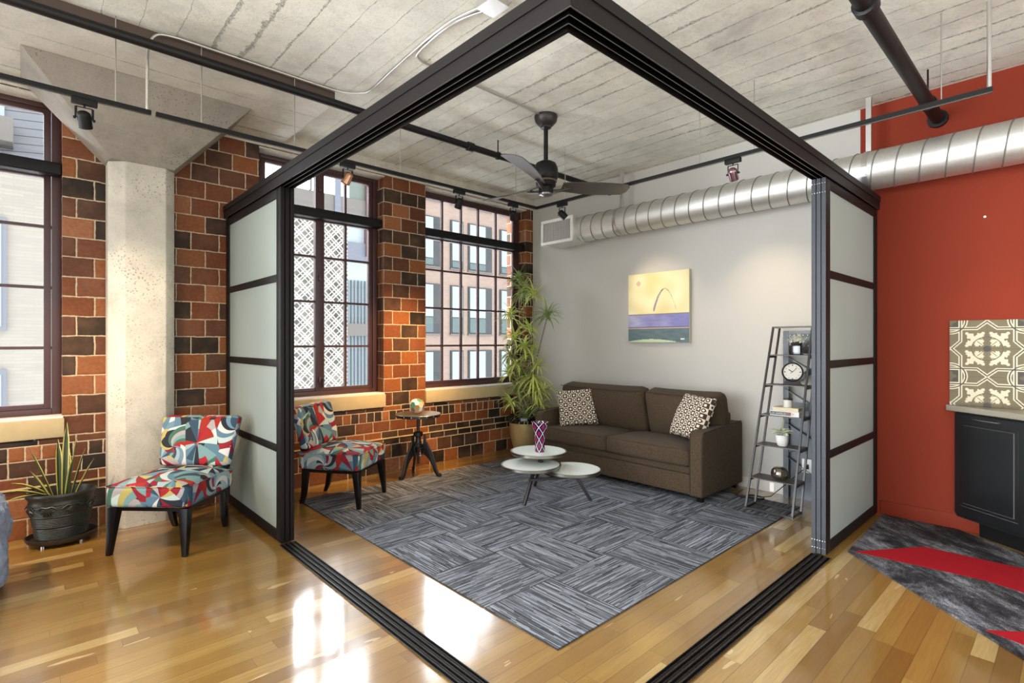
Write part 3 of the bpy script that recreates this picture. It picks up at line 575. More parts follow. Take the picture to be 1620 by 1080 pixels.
MB().lathe([(0,0),(.083,0),(.085,-.03),(.062,-.045),(.062,-.095),(0,-.095)],(fx0,fy0,2.767),36,cap=False).build('switch_housing',BLACK,r,True,smooth=True)
MB().lathe([(.06,0),(.058,-.012),(.03,-.024),(0,-.026)],(fx0,fy0,2.672),30,cap=False).build('end_cap',ZINC,r,True,smooth=True)
BLD=simple('dark_walnut_blade',(.060,.050,.045),.28,spec=.7)
for ang in (-29,91,203):
    R=Matrix.Rotation(math.radians(ang),3,'Z'); m=MB(); n=16; rings=[]
    for i in range(n+1):
        t=i/n; d=.145+t*.62; wd=.052+.040*math.sin(min(1,t*1.15)*PI*.62); 
        if t>.93: wd*=math.sqrt(max(.05,1-((t-.93)/.07)**2*.75))
        tw=-math.radians(26-14*t); cy=.012*math.sin(t*PI)
        for sgn in (-1,1):
            for th in (-.004,.004):
                p=Vector((d,cy+sgn*wd*math.cos(tw)-th*math.sin(tw),2.742+t*.02+sgn*wd*math.sin(tw)+th*math.cos(tw)))
                q=R@Vector((p.x,p.y,0)); m.v.append((fx0+q.x,fy0+q.y,p.z))
    for i in range(n):
        b=i*4; m.q((b,b+2,b+6,b+4)); m.q((b+1,b+5,b+7,b+3)); m.q((b,b+4,b+5,b+1)); m.q((b+2,b+3,b+7,b+6))
    m.q((0,1,3,2)); m.q((n*4,n*4+2,n*4+3,n*4+1)); bl=m.build('blade',BLD,r,True,smooth=30)
    p=[R@Vector((.06,0,0)),R@Vector((.13,0,0)),R@Vector((.22,0,0))]
    k=MB(); k.tube([(fx0+p[0].x,fy0+p[0].y,2.70),(fx0+p[1].x,fy0+p[1].y,2.712),(fx0+p[2].x,fy0+p[2].y,2.735)],.012,8); k.build('blade_bracket',GUN,bl,True,smooth=True)
    for e in (.17,.20): q=R@Vector((e,0,0)); MB().lathe([(.008,0),(.008,-.006),(.004,-.009)],(fx0+q.x,fy0+q.y,2.735),10).build('screw',NICK,bl,True)
#@@RUGS
# ================================================================ rugs
r=MB().box(1.775,4.82,1.61,4.682,0.0005,.007).build('area_rug',RUG,bevel=.002); tag(r,'grey striped carpet tile rug in a basketweave under the coffee table','rug')
poly=[(4.03,1.052),(5.095,1.085),(5.095,.62),(4.79,.247),(4.10,-.56),(2.62,-.50)]
r=empty('accent_rug','mottled grey and black rug with red bands beside the red wall','rug',(4.3,.5,0))
MB().prism(poly,.0005,.010).build('rug_body',RUG2,r,True,bevel=.003)
for pl in ([(4.04,1.02),(4.484,.718),(4.499,.232),(4.42,-.17),(3.95,-.20),(4.112,.371)],[(3.40,.311),(3.70,-.02),(3.75,-.5),(3.2,-.5)]):
    MB().prism(pl,.010,.0115).build('red_band',REDS,r,True)
#@@SOFA
# ================================================================ sofa
def sofa():
    r=empty('sofa','dark brown two cushion sofa against the grey wall','sofa',(4.68,3.21,0)); y0,y1=2.20,4.22; xf,xb=4.27,5.06
    B=lambda n,*a,bv=.02,sg=3: MB().box(*a).build(n,SOFA,r,True,bevel=bv,seg=sg)
    B('base_rail',xf+.015,xb-.02,y0+.12,y1-.12,.06,.235,bv=.012); B('deck',xf+.025,xb-.05,y0+.12,y1-.12,.235,.30,bv=.02); B('back_frame',xb-.15,xb,y0+.11,y1-.11,.06,.72,bv=.03)
    for a,b in ((y0,y0+.125),(y1-.125,y1)):
        pl=[(xf,.055),(xf,.565),(xf+.012,.595),(xf+.045,.612),(xf+.25,.622),(xb-.02,.645),(xb,.64),(xb,.055)]
        MB().prism(pl,a,b,'Y').build('arm',SOFA,r,True,bevel=.018,seg=3)
        for yy in (a+.006,b-.006):
            MB().tube([(xf-.001,yy,.075),(xf-.001,yy,.565),(xf+.012,yy,.598),(xf+.045,yy,.615),(xf+.25,yy,.625),(xb-.02,yy,.648)],.0035,6).build('arm_piping',PIP,r,True)
    for a,b in ((y0+.128,3.222),(3.228,y1-.128)):
        m=MB(); cushion(m,.60,b-a,.165,.035,.018,10,c=(xf+.285,(a+b)/2,.382)); o=m.build('seat_cushion',SOFA,r,True,smooth=60)
        zc=.382
        for zz in (zc+.068,zc-.068):
            pp=[(xf-.008,a+.012,zz),(xf-.016,(a+b)/2,zz),(xf-.008,b-.012,zz)]; MB().tube(pp,.0035,6).build('piping',PIP,o,True)
    for a,b,dz in ((y0+.035,3.05,0),(3.06,y1-.035,.0)):
        m=MB(); R=Matrix.Rotation(math.radians(-14),3,'Y'); L=b-a
        c1=(xf+.53,(a+b)/2,.69+dz); cushion(m,.21,L,.47,.075,.0,10,c=(0,0,0)); 
        vs=[]
        for v in m.v:
            p=Vector(v); u=p.y/(L/2); q=p.z/.235; bul=.062*(1-u*u)*(1-q*q); p.x+= -bul if p.x<0 else bul*.3
            p.z+=.012*(abs(u)**3) if q>0 else 0; p=R@p; vs.append(tuple(p+Vector(c1)))
        m.v=vs; o=m.build('back_cushion',SOFA,r,True,smooth=60)
        pts=[]
        for i in range(13):
            u=-1+2*i/12; p=Vector((-.098,u*(L/2-.02),.222+.012*abs(u)**3)); p=R@p; pts.append(tuple(p+Vector(c1)))
        MB().tube(pts,.004,6).build('piping',PIP,o,True)
    for x in (xf+.03,xb-.09):
        for y in (y0+.02,y1-.08): MB().lathe([(.032,0.0),(.038,.062)],(x+.03,y+.03,.0075 if x<4.5 else .0075),4,R=Matrix.Rotation(PI/4,3,'Z')).build('foot',LEG,r,True)
sofa()
def throw(label,c,w_,h,rz,lean,roll=0):
    m=MB(); n=22; idx={}
    for sgn in (1,-1):
        for i in range(n+1):
            for j in range(n+1):
                u=-1+2*i/n; v=-1+2*j/n; e=max(0,(1-u**4)*(1-v**4)); edge=(abs(u)==1 or abs(v)==1)
                pin=1-.07*(1-abs(v)**2)*abs(u)**6; pin2=1-.07*(1-abs(u)**2)*abs(v)**6
                if edge and sgn<0: idx[(sgn,i,j)]=idx[(1,i,j)]; continue
                m.v.append((u*w_/2*pin,sgn*.075*e**.45,v*h/2*pin2)); idx[(sgn,i,j)]=len(m.v)-1
        for i in range(n):
            for j in range(n): q=(idx[(sgn,i,j)],idx[(sgn,i+1,j)],idx[(sgn,i+1,j+1)],idx[(sgn,i,j+1)]); m.q(q)
    for i,v in enumerate(m.v): m.uvs[i]=(v[0],v[2])
    o=m.build('throw_pillow',PILL,smooth=70); R=Matrix.Rotation(rz,4,'Z')@Matrix.Rotation(lean,4,'X')@Matrix.Rotation(roll,4,'Y'); o.matrix_world=Matrix.Translation(c)@R
    tag(o,label,'pillow',None); return o
throw('square brown and cream geometric pillow at the plant end of the sofa',(4.55,3.83,.67),.44,.42,math.radians(-52),math.radians(-16),math.radians(-6))
throw('square brown and cream geometric pillow leaning by the right sofa arm',(4.60,2.47,.70),.44,.44,math.radians(-112),math.radians(-22),math.radians(3))
#@@TABLES
# ================================================================ coffee table
r=empty('coffee_table','three tier round coffee table with white tops on the grey rug','coffee table',(3.4,3.2,.0075))
def disc(x,y,z,R_):
    d=MB().lathe([(0,-.026),(R_-.004,-.026),(R_,-.022),(R_,0),(R_-.012,.0),(R_-.012,-.003),(0,-.003)],(x,y,z),48,cap=False).build('tier_frame',SSTEEL,r,True,smooth=True)
    MB().lathe([(0,-.003),(R_-.013,-.003),(R_-.013,-.001),(0,-.001)],(x,y,z),48,cap=False).build('white_top',DISC,d,True)
disc(3.40,3.315,.425,.252); disc(3.255,3.265,.335,.262); disc(3.535,3.03,.292,.252)
MB().tube([(3.36,3.24,.31),(3.38,3.29,.40)],.022,12).build('tier_post',GUN,r,True)
for p,q in (((3.123,3.218),(3.27,3.235)),((3.638,3.599),(3.44,3.33)),((3.654,2.92),(3.56,3.05))):
    MB().bar((p[0],p[1],.0075),(q[0],q[1],.30 if p[0]<3.2 else (.31 if p[1]>3.5 else .264)),.026,.026).build('leg',GUN,r,True,bevel=.003)
MB().bar((3.18,3.22,.215),(3.60,3.0,.215),.022,.022).build('stretcher',GUN,r,True); MB().bar((3.42,3.10,.215),(3.50,3.42,.215),.022,.022).build('stretcher',GUN,r,True)
# vase
g=G('magenta_cut_glass',.12); x,y,z=g.sep(g.obj()); th=g.M('ARCTAN2',y,x); T=5
a=g.M('MODULO',g.add(g.add(g.mul(th,T/2/PI*1.0),g.mul(z,9)),40),1); b=g.M('MODULO',g.add(g.sub(g.mul(th,T/2/PI),g.mul(z,9)),40),1)
la=g.M('MINIMUM',a,g.sub(1,a)); lb=g.M('MINIMUM',b,g.sub(1,b)); ln=g.M('MINIMUM',la,lb)
g.col(g.mix(g.M('LESS_THAN',ln,.04),g.mix(g.M('LESS_THAN',ln,.26),(.24,.008,.085),(.020,.006,.024)),(.75,.68,.72))); VASE=g.m
m=MB().lathe([(0,0),(.043,0),(.046,.02),(.042,.06),(.046,.12),(.055,.18),(.075,.255),(.079,.262),(.072,.262),(.05,.18),(.038,.10),(.036,.02),(0,.02)],(0,0,0),28,cap=False)
o=m.build('vase',VASE,smooth=True); o.location=(3.375,3.275,.4255); tag(o,'magenta and black diamond patterned glass vase on the top tier of the coffee table','vase')
# ---------------------------------------------------------------- industrial side table
r=empty('side_table','round black industrial crank table with iron legs by the brick wall','side table',(3.02,4.70,.0)); cx,cy=3.02,4.70
H0=.655; Rt=.235
MB().lathe([(0,-.006),(Rt-.004,-.006),(Rt,-.003),(Rt-.003,0),(0,0)],(cx,cy,H0),48,cap=False).build('table_top',ZINC,r,True,smooth=True)
rim=MB().lathe([(Rt-.012,-.03),(Rt-.006,-.03),(Rt-.006,-.006),(Rt-.012,-.006)],(cx,cy,H0),48,cap=False).build('rim',IRON,r,True,smooth=True)
for k in range(18): a=2*PI*k/18; MB().lathe([(.005,0),(.005,.002),(.002,.004)],(cx+math.cos(a)*(Rt-.006),cy+math.sin(a)*(Rt-.006),H0-.018),8,R=Matrix.Rotation(a,3,'Z')@Matrix.Rotation(PI/2,3,'Y')).build('rivet',NICK,rim,True)
MB().tube([(cx,cy,.30),(cx,cy,H0-.006)],.016,14).build('screw_post',IRON,r,True,smooth=True)
MB().lathe([(.0,.30),(.035,.30),(.038,.34),(.03,.36),(.03,.41),(.048,.42),(.05,.46),(.03,.468),(0,.468)],(cx,cy,0),24,cap=False).build('hub',IRON,r,True,smooth=True)
for p in ((2.80,4.66),(3.17,4.50),(3.10,4.93)):
    d=Vector((p[0]-cx,p[1]-cy,0)); d.normalize(); c=Vector((cx,cy,0)); n_=Vector((-d.y,d.x,0))
    prof=[(.03,.33),(.055,.345),(.062,.44),(.085,.425),(.088,.36),(.115,.305),(.155,.235),(.180,.155),(.198,.08),(.222,.030),(.258,.030),(.258,.012),(.235,.0),(.205,.006),(.175,.055),(.150,.125),(.115,.185),(.075,.225),(.03,.24)]
    k=len(prof); m=MB()
    for t_ in (-.009,.009):
        for a,z in prof: m.v.append(tuple(c+d*a+n_*t_+Vector((0,0,z+.001))))
    m.q(tuple(range(k))); m.q(tuple(range(k,2*k))[::-1])
    for i_ in range(k): m.q((i_,k+i_,k+(i_+1)%k,(i_+1)%k))
    lg=m.build('leg',IRON,r,True,bevel=.003)
    MB().tube([tuple(c+d*a+Vector((0,0,z+.001))) for a,z in ((.088,.36),(.115,.305),(.155,.235),(.180,.155),(.198,.08),(.222,.034),(.25,.034))],.011,8).build('leg_flange',IRON,lg,True,smooth=True)
wd=Vector((-.35,-.94,0)).normalized(); wc=Vector((cx,cy,.295))+wd*.075; R=wd.to_track_quat('Z','Y').to_matrix()
pts=[tuple(wc+R@Vector((math.cos(2*PI*k/28)*.058,math.sin(2*PI*k/28)*.058,0))) for k in range(29)]
cw=MB().tube(pts,.0055,8).build('crank_wheel',IRON,r,True,smooth=True); m=MB()
for k in range(3): a=2*PI*k/3+.4; m.tube([tuple(wc),tuple(wc+R@Vector((math.cos(a)*.057,math.sin(a)*.057,0)))],.005,6)
m.tube([tuple(wc-wd*.06),tuple(wc+wd*.008)],.009,8); m.build('spokes',IRON,cw,True,smooth=True)
MB().tube([tuple(wc+Vector((0,0,-.057))),tuple(wc+Vector((0,0,-.057))+wd*.03)],.008,8).build('crank_handle',NICK,cw,True,smooth=True)
MB().lathe([(.0,.13),(.010,.13),(.014,.20),(.012,.30),(0,.30)],(cx,cy,0),10,cap=False).build('center_pin',IRON,r,True)
# faceted planter: truncated icosahedron look, coloured facets
def facet_vase():
    bm=bmesh.new(); bmesh.ops.create_icosphere(bm,subdivisions=1,radius=1)
    bmesh.ops.bevel(bm,geom=list(bm.verts),offset=.345,offset_type='OFFSET',segments=1,affect='VERTICES')
    R=Matrix.Rotation(.35,3,'Z'); m=MB(); cols=[]
    for v in bm.verts: p=R@v.co; m.v.append((p.x*.09,p.y*.09,.082+min(.070,max(-.080,p.z*.095))))
    rng=random.Random(5)
    for f in bm.faces:
        m.m=rng.choice([0,1,2,3,4,0,5]); m.q([v.index for v in f.verts])
    bm.free(); mats=[simple('facet_cream',(.74,.72,.68),.4),simple('facet_green',(.07,.22,.14),.4),simple('facet_taupe',(.17,.15,.13),.4),simple('facet_peach',(.68,.42,.26),.4),simple('facet_lilac',(.36,.27,.36),.4),simple('facet_gold',(.36,.24,.10),.35)]
    o=m.build('faceted_vase',mats); o.location=(3.0,4.69,H0+.0025); tag(o,'faceted multicoloured vase on the black crank table','vase')
facet_vase()
#@@CHAIRS
# ================================================================ chairs
def chair(loc,rz,label):
    r=empty('accent_chair',label,'chair',loc,rz,'pinwheel print slipper chairs')   # front faces local -Y
    m=MB(); n=18; W_,D_=.56,.57; idx={}; zs=.385; 
    def top(u,v):   # crown
        return .052*(1-abs(u)**2.6)*(1-abs(v)**2.8)+.0
    grid=[]
    m2=MB(); cushion(m2,W_,D_,.145,.030,.0,16)
    vs=[]
    for v in m2.v:
        x,y,z=v; u=x/(W_/2); w_=y/(D_/2)
        if z>0: z+=.050*(1-min(1,abs(u))**2.4)*(1-min(1,abs(w_))**2.6)
        wid=1-.07*(w_*.5+.5); vs.append((x*wid,y,z+.383))
    m2.v=vs; s=m2.build('seat',PIN,r,smooth=50,uv='box')
    pw=lambda w_:1-.07*(w_*.5+.5)
    for zz in (.450,):
        pts=[]
        for a in range(41):
            t=a/40*4; k=int(t)%4; f=t-int(t); cs=[(-1,-1),(1,-1),(1,1),(-1,1)]; p=cs[k]; q=cs[(k+1)%4]; u=p[0]+(q[0]-p[0])*f; v=p[1]+(q[1]-p[1])*f
            pts.append((u*(W_/2-.004)*pw(v),v*(D_/2-.004),zz))
        MB().tube(pts,.004,6).build('piping',PIN,s,uv='box')
    b=MB(); cushion(b,.56,.085,.36,.030,.0,12); vs=[]
    for v in b.v:
        x,y,z=v; q=z/.18; y+=.045*(x/.28)**2*-1*.5; x*=1+.07*q; y+=.10*max(0,q*.5+.5)**1.3; vs.append((x,y+.245,z+.655))
    b.v=vs; b.build('backrest',PIN,r,smooth=50,uv='box')
    def legm(pts,w0,w1):
        m=MB(); k=len(pts); base=len(m.v)
        for i,p in enumerate(pts):
            t=i/(k-1); w_=w0+(w1-w0)*t
            for a,c in ((-1,-1),(1,-1),(1,1),(-1,1)): m.v.append((p[0]+a*w_/2,p[1]+c*w_/2,p[2]))
        for i in range(k-1):
            for j in range(4): m.q((i*4+j,i*4+(j+1)%4,(i+1)*4+(j+1)%4,(i+1)*4+j))
        m.q((0,3,2,1)); m.q([(k-1)*4+j for j in range(4)]); return m
    for sx in (-1,1):
        legm([(sx*.255,-.275,0),(sx*.238,-.245,.31)],.030,.060).build('leg',LEG,r,bevel=.003)
        legm([(sx*.195,.285,0),(sx*.20,.262,.07),(sx*.205,.245,.18),(sx*.21,.235,.31)],.030,.052).build('leg',LEG,r,bevel=.003)
        legm([(sx*.185,.262,.31),(sx*.185,.275,.52),(sx*.185,.315,.74)],.045,.035).build('back_post',LEG,r,bevel=.003)
    MB().box(-.24,.24,-.25,.25,.285,.312).build('seat_frame',LEG,r)
    return r
chair((.785,4.35,0),-PI/4.02,'pinwheel print slipper chair beside the concrete column and snake plant')
chair((2.085,4.455,.0075),math.atan2(.30,.40)+.0,'pinwheel print slipper chair on the rug under the middle window')
# blue fleece draped pouf at the left frame edge
m=MB(); cushion(m,.62,.62,.56,.12,.03,34,c=(0,0,.285)); vs=[]
for v in m.v:
    p=Vector(v); n_=noise.noise(p*7)*.03+noise.noise(p*26)*.016+noise.noise(p*60)*.007; q=Vector((p.x,p.y,(p.z-.28)*.8)).normalized(); p+=q*n_; p.z=max(0,p.z); vs.append(tuple(p))
m.v=vs; o=m.build('fleece_pouf',CLOTHB,smooth=70); o.location=(-.395,4.12,.0); tag(o,'fluffy blue grey fleece covered pouf at the far left edge','pouf')
#@@PLANTS
# ================================================================ potted plants
r=empty('potted_dracaena','tall spiky dracaena in a gold pot with black rim in the room corner','potted plant',(4.60,4.72,0)); px,py=4.60,4.72
MB().lathe([(0,0.0),(.165,0.0),(.175,.03),(.18,.045),(.165,.045),(.155,.02),(0,.02)],(px,py,0.0),36,cap=False).build('saucer',POTB,r,True,smooth=True)
MB().lathe([(0,.022),(.125,.022),(.135,.05),(.165,.14),(.188,.24),(.198,.33),(.200,.40)],(px,py,0),40,cap=False).build('pot',GOLD,r,True,smooth=True)
MB().lathe([(.200,.40),(.212,.405),(.215,.44),(.212,.475),(.203,.49),(.19,.485),(.185,.42)],(px,py,0),40,cap=False).build('pot_rim',POTB,r,True,smooth=True)
MB().lathe([(0,.44),(.188,.435)],(px,py,0),30,cap=False).build('soil',SOIL,r,True)
rv=Vector((math.sin(YAW),-math.cos(YAW),0)); fv=Vector((math.cos(YAW),math.sin(YAW),0)); rng=random.Random(11)
ros=[(820,462,0,.30),(836,466,.05,.30),(799,498,-.05,.24),(857,500,-.02,.27),(805,534,-.10,.22),(820,548,-.08,.26),(799,562,-.06,.22),(843,576,-.02,.24),(834,594,-.14,.36),(812,617,-.1,.26),(851,617,-.05,.27),(797,592,.0,.22),(815,590,-.05,.24),(846,640,-.1,.28),(828,520,.0,.2),(812,440,.0,.2),(808,575,-.12,.22),(838,618,-.16,.30),(824,655,-.1,.26),(800,635,-.1,.2),(832,560,-.1,.22)]
stems=[]
for i,(u,v,dep,L) in enumerate(ros):
    d0=6.60; c=Vector((px,py,0))+rv*((u-822)/832.6*d0)+fv*dep; c.z=1.4+(541-v)/832.6*d0
    c.x=min(c.x,4.88); c.y=min(c.y,4.90)
    m=MB()
    for k in range(34):
        a=rng.uniform(0,2*PI); el=rng.uniform(-.35,1.25) if L<.35 else rng.uniform(-1.0,.3); dv=Vector((math.cos(a)*math.cos(el),math.sin(a)*math.cos(el),math.sin(el)))
        leaf(m,c+Vector((0,0,rng.uniform(-.05,.03))),dv,L*rng.uniform(.75,1.15),.024,rng.uniform(.8,2.0),6)
    m.v=[(min(v_[0],5.10),min(v_[1],5.085),v_[2]) if v_[2]<.86 else (min(v_[0],5.10),min(v_[1],5.22),v_[2]) for v_ in m.v]
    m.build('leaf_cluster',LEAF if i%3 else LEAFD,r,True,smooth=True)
    b=Vector((px+rng.uniform(-.07,.07),py+rng.uniform(-.07,.07),.44)); mid=(b+c)/2+rv*rng.uniform(-.05,.05)+fv*rng.uniform(-.03,.03)
    MB().tube([b,b*.75+mid*.25+rv*.01,mid,mid*.3+c*.7,c],[.009,.0085,.008,.007,.006],7).build('stem',STEM,r,True,smooth=True)
# snake plant
r=empty('potted_snake_plant','snake plant in a dark green embossed pot by the left brick wall','potted plant',(.195,4.865,0)); sx,sy=.195,4.865
MB().lathe([(0,.018),(.165,.018),(.185,.03),(.20,.062),(.192,.064),(.178,.04),(0,.035)],(sx,sy,0),40,1,.84,cap=False).build('saucer',GUN,r,True,smooth=True)
for a in (.5,2.1,3.9,5.5): MB().lathe([(.012,0),(.012,.02)],(sx+math.cos(a)*.14,sy+math.sin(a)*.11,0),12).build('caster',NICK,r,True)
m=MB().lathe([(0,.036),(.135,.036),(.142,.05)]+[(.142+.038*t+.0022*(1 if int(t*44)%2 else -1),.05+t*.23) for t in [i/44 for i in range(45)]]+[(.182,.29),(.178,.30),(.180,.325),(.19,.335),(.196,.35),(.19,.362),(.178,.362),(.168,.345),(.160,.26),(0,.26)],(sx,sy,0),44,1,.80,cap=False); m.build('pot',POTG,r,True,smooth=True)
for k in range(8):   # embossed flowers
    a=2*PI*k/8-PI/2+.3; c=Vector((sx+math.cos(a)*.179,sy+math.sin(a)*.179*.80,.265)); nn=Vector((math.cos(a),math.sin(a)/.8,0)).normalized(); tt=Vector((-nn.y,nn.x,0)); m=MB()
    for q in range(5):
        b_=-PI/2+(q-2)*.55; e=c+tt*math.cos(b_)*.045+Vector((0,0,math.sin(b_)*.05))-nn*.008; m.tube([c+Vector((0,0,.012)),(c+e)/2+nn*.004,e],[.004,.009,.002],6)
    m.tube([c-tt*.06+Vector((0,0,.0)),c-tt*.03+Vector((0,0,.018)),c+Vector((0,0,.012)),c+tt*.03+Vector((0,0,.018)),c+tt*.06],[.003,.006,.006,.006,.003],6); m.build('embossed_flower',POTG,r,True,smooth=True)
MB().lathe([(0,.27),(.160,.265)],(sx,sy,0),30,1,.8,cap=False).build('soil',SOIL,r,True)
sn=lambda t:.55+.45*math.sin(min(1,t*1.25)*PI*.75) if t<.8 else (1-t)/.2*.8
c0=Vector((sx-.01,sy-.02,.26))
lv=[((.02,.0,0),(.03,0,1),.58,.040,-.0),((.045,.01,0),(.10,0,1),.50,.042,0),((.0,.02,0),(-.02,.1,1),.46,.040,0),((.05,-.02,0),(.22,-.05,1),.40,.045,.0),((-.02,0,0),(-.32,-.05,1),.46,.040,.08),((-.03,-.02,0),(-.45,.0,1),.30,.062,.1),((-.03,.0,.05),(-.75,-.05,.75),.27,.050,.5),((-.04,-.02,.06),(-.8,-.12,.55),.25,.045,.5),((-.05,-.03,.09),(-.95,-.25,.25),.24,.03,.5),((.06,.0,0),(.42,0,1),.33,.038,.0),((.03,-.03,0),(.12,-.1,1),.36,.044,0),((.03,.03,0),(.06,.2,1),.40,.040,0)]
for off,dv,L,wd,dr in lv:
    m=MB(); leaf(m,c0+Vector(off),dv,L,wd,dr,10,prof=sn,twist=random.uniform(-.5,.5)); m.build('leaf',SNAKE,r,True,smooth=True)
#@@SHELF
# ================================================================ ladder shelf and its things
def lx(z): return 4.42+.46*z/1.53
def rx(z): return 4.61+.42*z/1.53
def lyL(z): return 1.900-.05*z/1.53
YR=1.535
r=empty('ladder_shelf','narrow leaning metal ladder shelf with five shelves against the grey wall','shelf',(4.6,1.7,0)); t=.015
for side in (0,1):
    y=lambda z: lyL(z) if side==0 else YR
    MB().bar((lx(.0075),y(0),.0075),(lx(1.535),y(1.535),1.535),t,t,up=(0,1,0)).build('front_leg',GUN,r,True)
    MB().bar((rx(.0075),y(0),.0075),(rx(1.535),y(1.535),1.535),t,t,up=(0,1,0)).build('rear_leg',GUN,r,True)
    MB().bar((lx(0),y(0),.021),(rx(0),y(0),.021),t,t).build('foot_bar',GUN,r,True); MB().bar((lx(1.53),y(1.53),1.530),(rx(1.53),y(1.53),1.530),t,t).build('top_bar',GUN,r,True)
MB().bar((lx(0),lyL(0),.021),(lx(0),YR,.021),t,t).build('foot_bar',GUN,r,True); MB().bar((rx(0),lyL(0),.021),(rx(0),YR,.021),t,t).build('foot_bar',GUN,r,True)
MB().bar((lx(1.53),lyL(1.5),1.53),(lx(1.53),YR,1.53),t,t).build('top_bar',GUN,r,True)
SH=simple('brown_grey_shelf_board',(.085,.072,.060),.45,.3)
SZs=[1.290,1.035,.780,.532,.265]
for z in SZs:
    m=MB().add([(lx(z)-.004,lyL(z)+.004,z-.008),(lx(z)-.004,YR-.004,z-.008),(rx(z),YR-.004,z-.008),(rx(z),lyL(z)+.004,z-.008),(lx(z)-.004,lyL(z)+.004,z),(lx(z)-.004,YR-.004,z),(rx(z),YR-.004,z),(rx(z),lyL(z)+.004,z)],[(3,2,1,0),(4,5,6,7),(0,1,5,4),(1,2,6,5),(2,3,7,6),(3,0,4,7)]); m.build('shelf_board',SH,r,True)
    for yy in (lyL(z)-.0,YR): MB().bar((lx(z),yy,z-.018),(rx(z),yy,z-.018),.008,.020).build('shelf_bracket',GUN,r,True)
# perforated steel lattice column behind
r=empty('steel_lattice_column','grey riveted steel lattice column with cross bracing behind the ladder shelf','column',(5.07,1.6,0)); LAT=simple('grey_painted_steel',(.105,.115,.125),.45,.4)
a0,a1=1.335,1.825
for y0,y1 in ((a1-.045,a1),(a0,a0+.045)):
    m=MB().box(5.040,5.046,y0,y1,0,1.50); m.box(5.046,5.10,(y1-.006 if y1==a1 else y0),(y1 if y1==a1 else y0+.006),0,1.50); m.build('corner_angle',LAT,r,True)
def perf(z0,z1,nm):
    MB().box(5.052,5.056,a0+.046,a1-.046,z0,z1).build(nm,LAT,r,True)
perf(1.30,1.50,'top_plate')
MB().box(5.038,5.050,a0+.046,a1-.046,1.455,1.475).build('top_band',GUN,r,True)
for zr in (1.462,1.40,1.365):
    for k in range(11):
        if zr==1.40 and k in (4,5,6): continue
        MB().lathe([(.0052,0),(.0045,.002),(.002,.003)],(5.037 if zr>1.45 else 5.051,a0+.07+k*.036,zr),8,R=Matrix.Rotation(-PI/2,3,'Y')).build('rivet',WHITE,r,True)
zz=1.28
while zz>.2:
    for p,q in (((a1-.02,zz),(a0+.03,zz-.26)),((a0+.03,zz),(a1-.02,zz-.26))):
        MB().bar((5.048 if p[0]>q[0] else 5.054,p[0],p[1]),(5.048 if p[0]>q[0] else 5.054,q[0],q[1]),.005,.046,up=(0,1,1)).build('brace',LAT,r,True)
    zz-=.30
MB().box(5.078,5.082,a0+.006,a1-.006,0,.86).build('back_plate',LAT,r,True)
# small succulent pot
def potpos(z,y,f=.5): return lx(z)+(rx(z)-lx(z))*f,y
x,y=potpos(1.29,1.66)
r=empty('small_potted_plant','small pale flowering plant in a square black pot on the top shelf','potted plant',(x,y,1.2905))
MB().box(x-.045,x+.045,y-.045,y+.045,1.2905,1.372).build('pot',POTB,r,True,bevel=.003); m=MB(); rng=random.Random(3)
for k in range(170):
    a=rng.uniform(0,2*PI); e=rng.uniform(.1,1.4); R_=rng.uniform(.02,.085); c=Vector((x+math.cos(a)*math.cos(e)*R_,y+math.sin(a)*math.cos(e)*R_*1.1,1.385+math.sin(e)*R_*.9)); leaf(m,c,(rng.uniform(-1,1),rng.uniform(-1,1),rng.uniform(0,1)),.02,.011,.5,2)
m.build('foliage',FLOW,r,True); MB().lathe([(0,0),(.04,0),(.045,.02),(.02,.035),(0,.035)],(x,y,1.37),10,cap=False).build('soil',SOIL,r,True)
# clock
z=1.0355; x,y=potpos(z,1.665,.45)
r=empty('table_clock','round black mantel clock with white dial on the second shelf','clock',(x,y,z)); cz=1.146; fd=Vector((-.93,-.36,0)).normalized(); R=fd.to_track_quat('Z','Y').to_matrix()
side=Vector((fd.y,-fd.x,0)); c=Vector((x,y,cz))
MB().lathe([(0,-.035),(.060,-.035),(.078,-.02),(.083,.0),(.083,.018),(.076,.024),(.070,.018),(.070,.012),(0,.012)],tuple(c),36,R=R,cap=False).build('case',GUN,r,True,smooth=True)
MB().lathe([(0,.0122),(.0695,.0122),(.0695,.0135),(0,.0135)],tuple(c),36,R=R,cap=False).build('dial',CREAM,r,True)
up=Vector((0,0,1)); sr=side if side.dot(rv)>0 else -side
hm=MB(); f=c+fd*.015
for ang,L,wd in ((-55,.035,.006),(42,.050,.004),(60,-.02,.003)):
    d=sr*math.sin(math.radians(ang))+up*math.cos(math.radians(ang)); hm.bar(f,f+d*L,.0015,wd,up=tuple(fd.cross(d)))
hm.build('hands',BLACK,r,True); tk=MB()
for k in range(12):
    a=2*PI*k/12; d=sr*math.sin(a)+up*math.cos(a); tk.bar(f+d*.052,f+d*(.060 if k%3 else .064),.001,.0035 if k%3 else .007,up=tuple(fd.cross(d)))
tk.build('hour_marks',BLACK,r,True)
bs=[(-.085,0),(.085,0),(.07,.008),(.045,.05),(-.045,.05),(-.07,.008)]; m=MB(); vs=[]
for dd in (-.028,.016): vs+=[Vector((x,y,z))+sr*p[0]+up*p[1]+fd*dd for p in bs]
m.add(vs,[tuple(range(6))[::-1],tuple(range(6,12))]+[(i,(i+1)%6,6+(i+1)%6,6+i) for i in range(6)]); m.build('stand',GUN,r,True)
